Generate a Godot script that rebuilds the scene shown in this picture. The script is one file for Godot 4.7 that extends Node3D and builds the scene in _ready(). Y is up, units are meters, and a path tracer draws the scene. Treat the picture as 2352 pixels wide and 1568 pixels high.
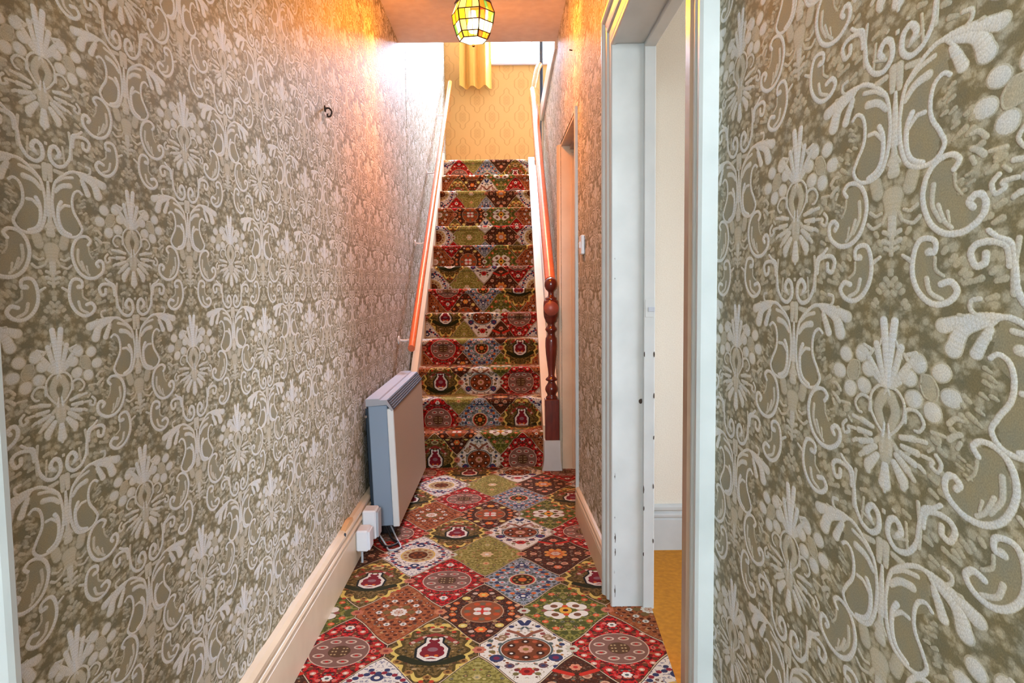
extends Node3D

# ---------------------------------------------------------------- helpers
const STUFF := "stuff"
var rng := RandomNumberGenerator.new()
var taken := {}
var M := {}

func numbered(called: String) -> String:
	if not taken.has(called):
		taken[called] = 0
		return called
	taken[called] += 1
	return "%s_%03d" % [called, taken[called]]

func begin() -> SurfaceTool:
	var st := SurfaceTool.new()
	st.begin(Mesh.PRIMITIVE_TRIANGLES)
	st.set_smooth_group(-1)
	return st

func tri(st: SurfaceTool, a: Vector3, b: Vector3, c: Vector3, hint: Vector3, uvf = null) -> void:
	var n := (c - a).cross(b - a)
	var p := [a, b, c] if n.dot(hint) >= 0.0 else [a, c, b]
	for v in p:
		if uvf != null:
			st.set_uv(uvf.call(v, hint))
		st.add_vertex(v)

func quad(st: SurfaceTool, a: Vector3, b: Vector3, c: Vector3, d: Vector3, hint: Vector3, uvf = null) -> void:
	tri(st, a, b, c, hint, uvf)
	tri(st, a, c, d, hint, uvf)

# chamfered box
func box(st: SurfaceTool, lo: Vector3, hi: Vector3, bev := 0.003, uvf = null) -> void:
	var c := (lo + hi) * 0.5
	var h := (hi - lo) * 0.5
	var b: float = minf(bev, minf(h.x, minf(h.y, h.z)) * 0.45)
	if b <= 0.0:
		for ax in 3:
			for s in [-1.0, 1.0]:
				var n := Vector3.ZERO
				n[ax] = s
				var u := Vector3.ZERO
				var w := Vector3.ZERO
				u[(ax + 1) % 3] = h[(ax + 1) % 3]
				w[(ax + 2) % 3] = h[(ax + 2) % 3]
				var o := c + n * h[ax]
				quad(st, o - u - w, o + u - w, o + u + w, o - u + w, n, uvf)
		return
	for ax in 3:
		var j := (ax + 1) % 3
		var k := (ax + 2) % 3
		for s in [-1.0, 1.0]:
			var n := Vector3.ZERO
			n[ax] = s
			var u := Vector3.ZERO
			var w := Vector3.ZERO
			u[j] = h[j] - b
			w[k] = h[k] - b
			var o := c + n * h[ax]
			quad(st, o - u - w, o + u - w, o + u + w, o - u + w, n, uvf)
		for s in [-1.0, 1.0]:
			for t in [-1.0, 1.0]:
				var e := Vector3.ZERO
				e[ax] = h[ax] - b
				var p1 := c
				p1[j] += s * h[j]
				p1[k] += t * (h[k] - b)
				var p2 := c
				p2[j] += s * (h[j] - b)
				p2[k] += t * h[k]
				var n := Vector3.ZERO
				n[j] = s
				n[k] = t
				quad(st, p1 - e, p1 + e, p2 + e, p2 - e, n, uvf)
	for sx in [-1.0, 1.0]:
		for sy in [-1.0, 1.0]:
			for sz in [-1.0, 1.0]:
				var s := Vector3(sx, sy, sz)
				tri(st, c + s * Vector3(h.x, h.y - b, h.z - b), c + s * Vector3(h.x - b, h.y, h.z - b), c + s * Vector3(h.x - b, h.y - b, h.z), s, uvf)

# a polygon (2D) swept straight between two frames
func loft(st: SurfaceTool, poly: PackedVector2Array, fa: Transform3D, fb: Transform3D, uvf = null, smooth := false) -> void:
	var n := poly.size()
	var area := 0.0
	for i in n:
		area += poly[i].cross(poly[(i + 1) % n])
	var sgn := 1.0 if area > 0.0 else -1.0
	var dir := (fb.origin - fa.origin).normalized()
	st.set_smooth_group(1 if smooth else -1)
	for i in n:
		var p := poly[i]
		var q := poly[(i + 1) % n]
		var e := (q - p)
		var o := Vector2(e.y, -e.x) * sgn
		var hint := fa.basis * Vector3(o.x, o.y, 0)
		quad(st, fa * Vector3(p.x, p.y, 0), fb * Vector3(p.x, p.y, 0), fb * Vector3(q.x, q.y, 0), fa * Vector3(q.x, q.y, 0), hint, uvf)
	st.set_smooth_group(-1)
	var idx := Geometry2D.triangulate_polygon(poly)
	for i in range(0, idx.size(), 3):
		var a := poly[idx[i]]
		var b := poly[idx[i + 1]]
		var c := poly[idx[i + 2]]
		tri(st, fa * Vector3(a.x, a.y, 0), fa * Vector3(b.x, b.y, 0), fa * Vector3(c.x, c.y, 0), -dir, uvf)
		tri(st, fb * Vector3(a.x, a.y, 0), fb * Vector3(b.x, b.y, 0), fb * Vector3(c.x, c.y, 0), dir, uvf)

# polygon in plan (x, z) raised from y0 to y1
func plan(st: SurfaceTool, pts: PackedVector2Array, y0: float, y1: float, uvf = null) -> void:
	var b := Basis(Vector3(1, 0, 0), Vector3(0, 0, 1), Vector3(0, 1, 0))
	loft(st, pts, Transform3D(b, Vector3(0, y0, 0)), Transform3D(b, Vector3(0, y1, 0)), uvf)

# polygon in side view (z, y) swept from x0 to x1
func side(st: SurfaceTool, pts: PackedVector2Array, x0: float, x1: float, uvf = null) -> void:
	var b := Basis(Vector3(0, 0, 1), Vector3(0, 1, 0), Vector3(1, 0, 0))
	loft(st, pts, Transform3D(b, Vector3(x0, 0, 0)), Transform3D(b, Vector3(x1, 0, 0)), uvf)

# polygon in front view (x, y) swept along z
func front(st: SurfaceTool, pts: PackedVector2Array, z0: float, z1: float, uvf = null) -> void:
	loft(st, pts, Transform3D(Basis(), Vector3(0, 0, z0)), Transform3D(Basis(), Vector3(0, 0, z1)), uvf)

func pv(a: Array) -> PackedVector2Array:
	var r := PackedVector2Array()
	for i in range(0, a.size(), 2):
		r.append(Vector2(a[i], a[i + 1]))
	return r

# surface of revolution about an axis; prof holds radius, height pairs from bottom to top
func lathe(st: SurfaceTool, prof: PackedVector2Array, at: Transform3D, n := 28, smooth := true) -> void:
	st.set_smooth_group(1 if smooth else -1)
	for i in prof.size() - 1:
		var p := prof[i]
		var q := prof[i + 1]
		var o := Vector2(q.y - p.y, p.x - q.x)
		for k in n:
			var a0 := TAU * k / n
			var a1 := TAU * (k + 1) / n
			var d0 := Vector3(cos(a0), 0, sin(a0))
			var d1 := Vector3(cos(a1), 0, sin(a1))
			var m := (d0 + d1).normalized()
			var hint := at.basis * (m * o.x + Vector3(0, o.y, 0))
			var A := at * (d0 * p.x + Vector3(0, p.y, 0))
			var B := at * (d1 * p.x + Vector3(0, p.y, 0))
			var C := at * (d1 * q.x + Vector3(0, q.y, 0))
			var D := at * (d0 * q.x + Vector3(0, q.y, 0))
			if p.x > 1e-6:
				tri(st, A, B, C, hint)
			if q.x > 1e-6:
				tri(st, A, C, D, hint)
	st.set_smooth_group(-1)

# a tube along a path, with an elliptical section (radius across, radius upwards)
func tube(st: SurfaceTool, path: Array, r := 0.01, ry := -1.0, n := 16) -> void:
	if ry < 0.0:
		ry = r
	st.set_smooth_group(1)
	var rings := []
	for i in path.size():
		var t: Vector3 = (path[mini(i + 1, path.size() - 1)] - path[maxi(i - 1, 0)]).normalized()
		var up := Vector3.UP if absf(t.y) < 0.95 else Vector3.RIGHT
		var sd := t.cross(up).normalized()
		var u := sd.cross(t).normalized()
		var ring := []
		for k in n:
			var a := TAU * k / n
			ring.append([path[i] + sd * cos(a) * r + u * sin(a) * ry, sd * cos(a) + u * sin(a)])
		rings.append(ring)
	for i in path.size() - 1:
		for k in n:
			var k1 := (k + 1) % n
			quad(st, rings[i][k][0], rings[i][k1][0], rings[i + 1][k1][0], rings[i + 1][k][0], rings[i][k][1] + rings[i][k1][1])
	st.set_smooth_group(-1)
	for e in [0, path.size() - 1]:
		var d: Vector3 = path[0] - path[1] if e == 0 else path[-1] - path[-2]
		for k in n:
			tri(st, path[e], rings[e][k][0], rings[e][(k + 1) % n][0], d)

func smooth_path(p: Array, k := 8) -> Array:
	var out := []
	for i in p.size() - 1:
		for j in k:
			out.append(p[i].cubic_interpolate(p[i + 1], p[maxi(i - 1, 0)], p[mini(i + 2, p.size() - 1)], float(j) / k))
	out.append(p[-1])
	return out

func build(called: String, st: SurfaceTool, m: Material, parent: Node = self) -> MeshInstance3D:
	st.generate_normals()
	var o := MeshInstance3D.new()
	o.name = numbered(called) if parent == self else called
	o.mesh = st.commit()
	o.material_override = m
	o.cast_shadow = GeometryInstance3D.SHADOW_CASTING_SETTING_ON
	parent.add_child(o, true)
	return o

func tag(o: Node, label: String, category := "", group := "") -> Node:
	o.set_meta("label", label)
	if category:
		o.set_meta("category", category)
	if group:
		o.set_meta("group", group)
	return o

func thing(called: String, label: String, category: String, at := Vector3.ZERO, group := "") -> Node3D:
	var o := Node3D.new()
	o.name = numbered(called)
	add_child(o)
	o.position = at
	tag(o, label, category, group)
	return o

func struct(called: String, st: SurfaceTool, m: Material, label: String, category := "wall", parent: Node = self) -> MeshInstance3D:
	var o := build(called, st, m, parent)
	o.set_meta("kind", "structure")
	tag(o, label, category)
	return o

func frame_node(called: String, label: String, category: String) -> Node3D:
	var o := Node3D.new()
	o.name = called
	add_child(o)
	o.set_meta("kind", "structure")
	tag(o, label, category)
	return o

func mat(called: String, c: Color, rough := 0.6, spec := 0.5, metal := 0.0) -> StandardMaterial3D:
	var m := StandardMaterial3D.new()
	m.resource_name = called
	m.albedo_color = c
	m.roughness = rough
	m.metallic_specular = spec
	m.metallic = metal
	M[called] = m
	return m

func c8(r: int, g: int, b: int) -> Color:
	return Color8(r, g, b)

func noise_tex(freq: float, a: Color, b: Color, seed_ := 1, size := 256) -> NoiseTexture2D:
	var n := FastNoiseLite.new()
	n.seed = seed_
	n.frequency = freq
	n.fractal_octaves = 4
	var t := NoiseTexture2D.new()
	t.width = size
	t.height = size
	t.seamless = true
	t.noise = n
	var g := Gradient.new()
	g.set_color(0, a)
	g.set_color(1, b)
	t.color_ramp = g
	return t

# a material mottled by noise, laid on from three sides
func mottled(called: String, a: Color, b: Color, rough: float, scale: float, freq := 0.03, bump := 0.0, seed_ := 1) -> StandardMaterial3D:
	var m := mat(called, Color.WHITE, rough)
	m.albedo_texture = noise_tex(freq, a, b, seed_)
	m.uv1_triplanar = true
	m.uv1_world_triplanar = true
	m.uv1_scale = Vector3.ONE * scale
	if bump > 0.0:
		m.heightmap_enabled = true
		m.heightmap_texture = noise_tex(freq, Color.BLACK, Color.WHITE, seed_ + 5)
		m.heightmap_scale = bump
	return m

# ---------------------------------------------------------------- the damask wallpaper
const WW := 1024
const WH := 992
const PERIOD_U := 0.478
const PERIOD_V := 0.462
var field := PackedFloat32Array()
var relief := PackedFloat32Array()

func _put(px: int, py: int, h: float, t: float) -> void:
	for mirrored in [0, 1]:
		var x := px if mirrored == 0 else -1 - px
		for drop in [0, 1]:
			var i := posmod(x + drop * WW / 2, WW) + posmod(py + drop * WH / 2, WH) * WW
			if h > relief[i]:
				relief[i] = h
				field[i] = t

func _st(p: Array, r0: float, r1: float, tone: float) -> void:
	var k := 1000.0 / WW * PERIOD_U
	var pts := []
	for i in range(0, p.size(), 2):
		pts.append(Vector2(p[i] / k, -p[i + 1] / (1000.0 / WH * PERIOD_V)))
	var path := []
	for i in pts.size() - 1:
		var steps := int(pts[i].distance_to(pts[i + 1]) / 2.5) + 1
		for j in steps:
			path.append(pts[i].cubic_interpolate(pts[i + 1], pts[maxi(i - 1, 0)], pts[mini(i + 2, pts.size() - 1)], float(j) / steps))
	path.append(pts[-1])
	for s in path.size():
		var f := float(s) / maxi(path.size() - 1, 1)
		var r := lerpf(r0, r1, f) / k
		var c: Vector2 = path[s]
		var rx := r * 1.5
		var ry := r * 0.88
		for dy in range(-int(ry) - 1, int(ry) + 2):
			for dx in range(-int(rx) - 1, int(rx) + 2):
				var d := Vector2(dx / rx, dy / ry).length()
				if d < 1.0:
					_put(int(c.x) + dx, int(c.y) + dy, sqrt(1.0 - d * d) * (0.35 + 0.65 * tone), tone * (0.62 if d > 0.84 else 0.9 + 0.1 * sqrt(1.0 - d)) * (0.94 + 0.06 * sin(s * 1.5)))

func _fill(p: Array, tone: float) -> void:
	var poly := PackedVector2Array()
	var lo := Vector2(1e9, 1e9)
	var hi := -lo
	for i in range(0, p.size(), 2):
		var v := Vector2(p[i] / (1000.0 / WW * PERIOD_U), -p[i + 1] / (1000.0 / WH * PERIOD_V))
		poly.append(v)
		lo = lo.min(v)
		hi = hi.max(v)
	for y in range(int(lo.y), int(hi.y) + 1):
		for x in range(int(lo.x), int(hi.x) + 1):
			if Geometry2D.is_point_in_polygon(Vector2(x, y), poly):
				_put(x, y, 0.12, tone)

func damask_material() -> StandardMaterial3D:
	field.resize(WW * WH)
	relief.resize(WW * WH)
	# strokes: points in millimetres to the side of the axis and above the stem's fork
	_st([3, 178, -4, 209, -11, 240], 5.7, 5.2, 0.95)
	_st([7, 181, 16, 199, 23, 216], 4.2, 4.7, 0.88)
	_st([13, 181, 30, 195, 45, 206], 4.2, 4.2, 0.84)
	_st([35, 210, 49, 213], 2.6, 2.6, 0.8)
	_st([24, 206, 14, 221], 2.1, 2.1, 0.8)
	_st([10, 177, 23, 183], 3.6, 3.1, 0.85)
	_st([88, 199, 90, 200], 9.7, 10.2, 0.86)
	_st([102, 180, 106, 180], 9.7, 10.2, 0.86)
	_st([77, 165, 78, 163], 9.7, 10.2, 0.86)
	_st([49, 171, 46, 170], 9.7, 10.2, 0.86)
	_st([39, 189, 35, 190], 9.7, 10.2, 0.86)
	_st([54, 203, 52, 205], 9.7, 10.2, 0.86)
	_st([58, 188, 60, 194, 74, 194, 85, 184, 81, 174, 64, 176, 58, 184], 1.6, 1.6, 0.52)
	_st([70, 189, 73, 180], 8.2, 8.2, 0.48)
	_st([39, 202, 29, 210], 2.6, 2.6, 0.75)
	_st([-6, 168, 2, 175, 18, 174, 31, 164, 31, 149, 21, 138, 7, 129], 2.1, 2.1, 0.8)
	_st([6, 167, 15, 157, 16, 149, 8, 137], 7.2, 5.2, 0.58)
	_st([6, 126, 4, 139], 2.6, 1.6, 0.9)
	_st([34, 147, 35, 158, 53, 160, 65, 151, 59, 143, 51, 142], 2.6, 2.1, 0.78)
	_st([27, 131, 50, 134], 3.1, 4.2, 0.8)
	_st([55, 134, 69, 135], 2.6, 3.1, 0.78)
	_st([30, 123, 56, 122], 3.1, 4.2, 0.78)
	_st([64, 122, 80, 121], 2.6, 2.6, 0.74)
	_st([28, 116, 52, 111], 3.6, 4.2, 0.8)
	_st([60, 111, 68, 108], 3.1, 2.6, 0.74)
	_st([21, 112, 40, 103], 4.2, 5.2, 0.8)
	_st([45, 100, 52, 96], 3.6, 3.1, 0.72)
	_st([16, 104, 33, 91], 4.2, 7.2, 0.86)
	_st([36, 88, 34, 84], 5.2, 4.2, 0.82)
	_st([-1, 98, -1, 79], 4.2, 8.2, 0.9)
	_st([0, 76, 0, 71], 4.2, 2.1, 0.82)
	_st([6, 126, 7, 111], 4.2, 4.2, 0.7)
	_st([15, 121, 20, 118], 3.6, 3.6, 0.66)
	_st([36, 117, 42, 119], 2.6, 2.6, 0.6)
	_st([85, 127, 93, 121, 89, 113, 78, 116, 81, 120], 2.6, 2.6, 0.8)
	_st([-2, 122, 0, 105], 10.2, 8.2, 0.62)
	_st([102, 158, 111, 164, 121, 164], 3.1, 2.6, 0.62)
	_st([104, 145, 112, 150, 119, 152], 3.6, 3.1, 0.66)
	_st([115, 140, 119, 145], 2.6, 2.6, 0.6)
	_st([78, 146, 97, 146], 2.6, 2.1, 0.6)
	_st([73, 128, 80, 132], 2.1, 2.1, 0.6)
	_st([95, 86, 84, 80, 68, 74, 63, 56, 59, 39, 43, 25, 23, 22, 9, 31, 11, 45, 23, 50, 33, 42, 27, 35], 2.6, 4.2, 0.88)
	_st([69, 58, 73, 72, 89, 77, 108, 76, 116, 69, 109, 59, 98, 61, 97, 68], 3.1, 3.6, 0.86)
	_st([60, 78, 64, 56, 63, 37], 2.6, 3.1, 0.7)
	_st([21, 32, 45, 37], 2.6, 1.6, 0.66)
	_st([1, 52, 1, 50], 2.1, 2.1, 0.7)
	_st([17, 58, 20, 57], 2.1, 2.1, 0.6)
	_st([19, 14, 39, 12], 3.6, 4.2, 0.66)
	_st([5, 18, 7, -2], 6.2, 3.6, 0.7)
	_st([102, 33, 113, 31, 113, 24, 100, 19, 71, 20], 2.6, 2.1, 0.76)
	_st([122, 18, 128, 19], 2.6, 2.6, 0.62)
	_st([0, -5, 1, -31, 1, -53], 2.1, 5.2, 0.86)
	_st([0, -58, 2, -73, 3, -81], 3.6, 6.2, 0.74)
	_st([-1, -60, 10, -71], 2.1, 2.6, 0.7)
	_st([8, -46, 9, -29, 18, -4, 45, 13, 71, 20, 87, 14, 90, 3], 2.6, 3.1, 0.86)
	_st([76, 20, 95, 19, 120, 15, 150, 9], 3.1, 8.2, 0.88)
	_st([93, 15, 122, 7, 134, -10], 4.2, 9.2, 0.9)
	_st([89, 9, 96, 0, 104, -11], 4.2, 6.2, 0.88)
	_st([20, -3, 39, 6, 63, 10], 2.6, 3.1, 0.8)
	_st([17, -17, 34, -7, 55, -4], 3.6, 5.2, 0.84)
	_st([87, -13, 78, -9, 65, -14, 59, -28, 62, -43, 76, -58, 82, -69, 69, -80, 45, -82, 23, -75, 11, -55, 8, -36], 2.6, 3.1, 0.88)
	_st([30, -31, 22, -42, 22, -60, 31, -73, 50, -79], 3.6, 3.1, 0.92)
	_st([23, -45, 37, -36, 50, -35], 2.6, 3.1, 0.84)
	_st([93, -21, 85, -24], 2.6, 1.6, 0.46)
	_st([93, -32, 85, -35], 2.6, 1.6, 0.46)
	_st([96, -42, 88, -45], 2.6, 1.6, 0.46)
	_st([100, -55, 92, -58], 2.6, 1.6, 0.46)
	_st([102, -65, 94, -68], 2.6, 1.6, 0.46)
	_st([84, -42, 76, -44], 2.6, 1.6, 0.46)
	_st([86, -28, 78, -31], 2.6, 1.6, 0.46)
	_st([34, -87, 29, -97], 8.2, 8.2, 0.56)
	_st([4, -102, 1, -117], 11.2, 9.2, 0.58)
	_st([43, -115, 32, -119, 21, -117], 2.6, 2.1, 0.64)
	_st([48, -126, 37, -131, 22, -128], 2.6, 2.1, 0.66)
	_st([18, -127, 12, -119], 2.6, 2.6, 0.6)
	_st([1, -123, 0, -138], 5.2, 6.2, 0.74)
	_st([1, -141, 15, -136], 2.6, 3.1, 0.66)
	_st([1, -148, 16, -145], 2.6, 3.6, 0.66)
	_st([1, -155, 12, -152], 2.6, 2.6, 0.6)
	_st([1, -141, 0, -158], 3.1, 3.1, 0.64)
	_st([97, -92, 104, -85, 92, -79, 71, -82, 56, -94, 52, -112, 64, -133, 87, -144, 114, -144, 136, -134, 139, -121, 129, -116, 119, -121, 124, -126], 3.1, 3.6, 0.9)
	_st([98, -96, 100, -106, 109, -114], 2.1, 1.6, 0.56)
	_st([68, -101, 67, -118, 80, -133], 3.1, 2.6, 0.7)
	_st([76, -119, 85, -133, 96, -140], 2.6, 2.6, 0.72)
	_st([90, -126, 93, -135], 2.1, 1.6, 0.66)
	_st([122, -98, 113, -100], 2.1, 1.6, 0.44)
	_st([124, -105, 115, -107], 2.1, 1.6, 0.44)
	_st([113, -111, 104, -113], 2.1, 1.6, 0.44)
	_st([109, -102, 100, -104], 2.1, 1.6, 0.44)
	_st([65, -160, 73, -159, 74, -151, 65, -147, 49, -148, 40, -160, 39, -178, 50, -194, 72, -204, 95, -202, 107, -193, 98, -185, 84, -187], 3.1, 3.6, 0.9)
	_st([74, -164, 75, -174, 87, -180], 2.1, 2.1, 0.6)
	_st([35, -165, 21, -160], 3.1, 2.1, 0.78)
	_st([62, -182, 68, -194, 86, -200], 3.1, 2.6, 0.76)
	_st([65, -158, 63, -159], 4.2, 4.2, 0.8)
	_st([112, 180, 121, 176], 3.4, 2.6, 0.48)
	_st([121, 184, 129, 181], 3.4, 2.6, 0.48)
	_st([128, 170, 137, 167], 3.4, 2.6, 0.48)
	_st([118, 168, 126, 164], 3.4, 2.6, 0.48)
	_st([115, 47, 124, 45], 3.4, 2.6, 0.48)
	_st([126, 65, 135, 62], 3.4, 2.6, 0.48)
	_st([101, 49, 110, 47], 3.4, 2.6, 0.48)
	_st([83, 35, 93, 33], 3.4, 2.6, 0.48)
	_st([73, 49, 83, 47], 3.4, 2.6, 0.48)
	_st([36, 62, 47, 60], 3.4, 2.6, 0.48)
	_st([78, 106, 88, 103], 3.4, 2.6, 0.48)
	_st([93, 97, 102, 95], 3.4, 2.6, 0.48)
	_st([79, 94, 89, 91], 3.4, 2.6, 0.48)
	_st([106, 154, 115, 151], 3.4, 2.6, 0.48)
	_st([80, 140, 89, 137], 3.4, 2.6, 0.48)
	_st([90, 133, 99, 130], 3.4, 2.6, 0.48)
	_st([41, 53, 45, 26], 2.1, 2.1, 0.6)
	_st([1, -174, -2, -177], 3.6, 3.1, 0.5)
	_st([9, -182, 5, -184], 3.6, 3.1, 0.5)
	_st([-1, -186, -4, -188], 3.6, 3.1, 0.5)
	_st([-5, -195, -9, -197], 3.6, 3.1, 0.5)
	_st([23, -193, 20, -195], 3.6, 3.1, 0.5)
	_st([17, -188, 13, -190], 3.6, 3.1, 0.5)
	_st([33, -207, 29, -209], 3.6, 3.1, 0.5)
	_st([28, -203, 24, -205], 3.6, 3.1, 0.5)
	_st([102, -164, 98, -167], 3.6, 3.1, 0.5)
	_st([116, -176, 112, -178], 3.6, 3.1, 0.5)
	_st([123, -179, 118, -181], 3.6, 3.1, 0.5)
	_st([108, -168, 104, -171], 3.6, 3.1, 0.5)
	_st([154, -176, 150, -178], 3.6, 3.1, 0.5)
	_st([31, -136, 28, -139], 3.6, 3.1, 0.5)
	_st([45, -143, 42, -145], 3.6, 3.1, 0.5)
	_st([24, -145, 21, -148], 3.6, 3.1, 0.5)
	_st([154, -88, 150, -91], 3.6, 3.1, 0.5)
	_st([90, -157, 86, -160], 3.6, 3.1, 0.5)
	_st([144, -118, 139, -121], 3.6, 3.1, 0.5)
	_fill([87, -13, 59, -28, 76, -58, 69, -80, 45, -82, 23, -75, 11, -55, 8, -29, 19, -6, 45, 10, 76, 18], 0.2)
	_fill([97, -84, 71, -82, 52, -112, 64, -133, 87, -144, 114, -144, 136, -134, 137, -121, 109, -113], 0.22)
	_fill([73, -152, 49, -148, 39, -178, 50, -194, 72, -204, 104, -197, 97, -185, 74, -170], 0.22)
	# small leaves scattered on the ground between the motifs
	var small := FastNoiseLite.new()
	small.noise_type = FastNoiseLite.TYPE_CELLULAR
	small.seed = 4
	small.frequency = 0.032
	var grain := FastNoiseLite.new()
	grain.seed = 9
	grain.frequency = 0.22
	var tint := FastNoiseLite.new()
	tint.seed = 2
	tint.frequency = 0.012
	var bytes := PackedByteArray()
	bytes.resize(WW * WH * 3)
	var hb := PackedByteArray()
	hb.resize(WW * WH)
	var ground := Vector3(120, 111, 84)
	var middle := Vector3(182, 173, 152)
	var bright := Vector3(217, 215, 214)
	for y in WH:
		for x in WW:
			var i := x + y * WW
			var t := field[i]
			var h := relief[i]
			var g := grain.get_noise_2d(x, y)
			if h <= 0.0:
				var sx: int = mini(x, WW - x)
				var sy := y
				if sx > WW / 4:
					sx = WW / 2 - sx
					sy = y + WH / 2
				var n := -small.get_noise_2d(sx * 0.62, (sy % WH))
				t = clampf((n - 0.5) * 1.9, 0.0, 0.42)
				h = t * 0.3
			var c: Vector3 = ground.lerp(middle, t / 0.5) if t < 0.5 else middle.lerp(bright, (t - 0.5) / 0.42)
			c *= 1.0 + g * 0.16
			var w := tint.get_noise_2d(x, y)
			c += Vector3(w * 10.0, w * 3.0, -w * 6.0)
			bytes[i * 3] = clampi(int(c.x), 0, 255)
			bytes[i * 3 + 1] = clampi(int(c.y), 0, 255)
			bytes[i * 3 + 2] = clampi(int(c.z), 0, 255)
			hb[i] = clampi(int(h * 225.0 + 15.0 + g * 14.0), 0, 255)
	var m := mat("damask_wallpaper", Color.WHITE, 0.58, 0.4)
	m.albedo_texture = ImageTexture.create_from_image(Image.create_from_data(WW, WH, false, Image.FORMAT_RGB8, bytes))
	m.heightmap_enabled = true
	m.heightmap_texture = ImageTexture.create_from_image(Image.create_from_data(WW, WH, false, Image.FORMAT_L8, hb))
	m.heightmap_scale = 0.075
	return m

# the golden trellis paper of the landing
func trellis_material() -> StandardMaterial3D:
	var n := 256
	var im := Image.create(n, n, false, Image.FORMAT_RGB8)
	for y in n:
		for x in n:
			var u := float(x) / n
			var v := float(y) / n
			var best := 0.0
			for k in 2:
				var du: float = absf(fposmod(u + 0.5 * k + 0.5, 1.0) - 0.5)
				var dv: float = fposmod(v + 0.5 * k + 0.5, 1.0) - 0.5
				var r := du * 1.9 + absf(dv) * 1.3 + 0.05 * cos(dv * 30.0)
				best = maxf(best, 1.0 - absf(r - 0.5) / 0.05)
				best = maxf(best, 0.55 - absf(r - 0.26) / 0.06)
				if du < 0.09 and absf(dv) < 0.14:
					best = maxf(best, 0.35 + 0.25 * sin(du * 90.0) * cos(dv * 70.0))
			im.set_pixel(x, y, c8(184, 142, 80).lerp(c8(160, 120, 64), clampf(best, 0.0, 1.0)))
	var m := mat("trellis_wallpaper", Color.WHITE, 0.75)
	m.albedo_texture = ImageTexture.create_from_image(im)
	return m

# ---------------------------------------------------------------- the medallion carpet
const CW := 1024
const CH := 1280
const CELL := 0.303
const ROW := 0.284
const PXM := 1126.0
var cb := PackedByteArray()
var ccx := 0.0
var ccy := 0.0

func _el(x: float, y: float, rx: float, ry: float, c: Color) -> void:   # centimetres from the cell's centre, y towards the far end
	var px := ccx + x * PXM / 100.0
	var py := ccy - y * PXM / 100.0
	var ax := maxf(rx * PXM / 100.0, 0.6)
	var ay := maxf(ry * PXM / 100.0, 0.6)
	for j in range(int(py - ay) - 1, int(py + ay) + 2):
		for i in range(int(px - ax) - 1, int(px + ax) + 2):
			var d := ((i - px) / ax) ** 2 + ((j - py) / ay) ** 2
			if d <= 1.0:
				var o := (posmod(i, CW) + posmod(j, CH) * CW) * 3
				cb[o] = c.r8
				cb[o + 1] = c.g8
				cb[o + 2] = c.b8

func _ring(n: int, rx: float, ry: float, s: float, c: Color, turn := 0.0, sy := -1.0) -> void:
	for k in n:
		var a := TAU * (k + turn) / n
		_el(rx * cos(a), ry * sin(a), s, s if sy < 0.0 else sy, c)

func _line(rx: float, ry: float, w: float, c: Color, wave := 0.0, waves := 12) -> void:
	for k in 220:
		var a := TAU * k / 220.0
		var f := 1.0 + wave * cos(a * waves)
		_el(rx * f * cos(a), ry * f * sin(a), w, w, c)

func _stroke(p: Array, w: float, c: Color, both := true) -> void:
	for i in range(0, p.size() - 2, 2):
		var a := Vector2(p[i], p[i + 1])
		var b := Vector2(p[i + 2], p[i + 3])
		var n := int(a.distance_to(b) / 0.15) + 1
		for k in n + 1:
			var q := a.lerp(b, float(k) / n)
			_el(q.x, q.y, w, w, c)
			if both:
				_el(-q.x, q.y, w, w, c)

func _pair(x: float, y: float, s: float, c: Color, eye = null, four := true) -> void:
	for sx in [-1.0, 1.0]:
		for sy in ([-1.0, 1.0] if four else [1.0]):
			_el(x * sx, y * sy, s, s, c)
			if eye != null:
				_el(x * sx, y * sy, s * 0.45, s * 0.45, eye)

func _floret(x: float, y: float, s: float, c: Color, eye: Color, four := false) -> void:
	for sx in ([-1.0, 1.0] if four else [1.0]):
		for sy in ([-1.0, 1.0] if four else [1.0]):
			for k in 6:
				_el(x * sx + s * 0.62 * cos(TAU * k / 6.0), y * sy + s * 0.62 * sin(TAU * k / 6.0), s * 0.4, s * 0.4, c)
			_el(x * sx, y * sy, s * 0.38, s * 0.38, eye)

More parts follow.
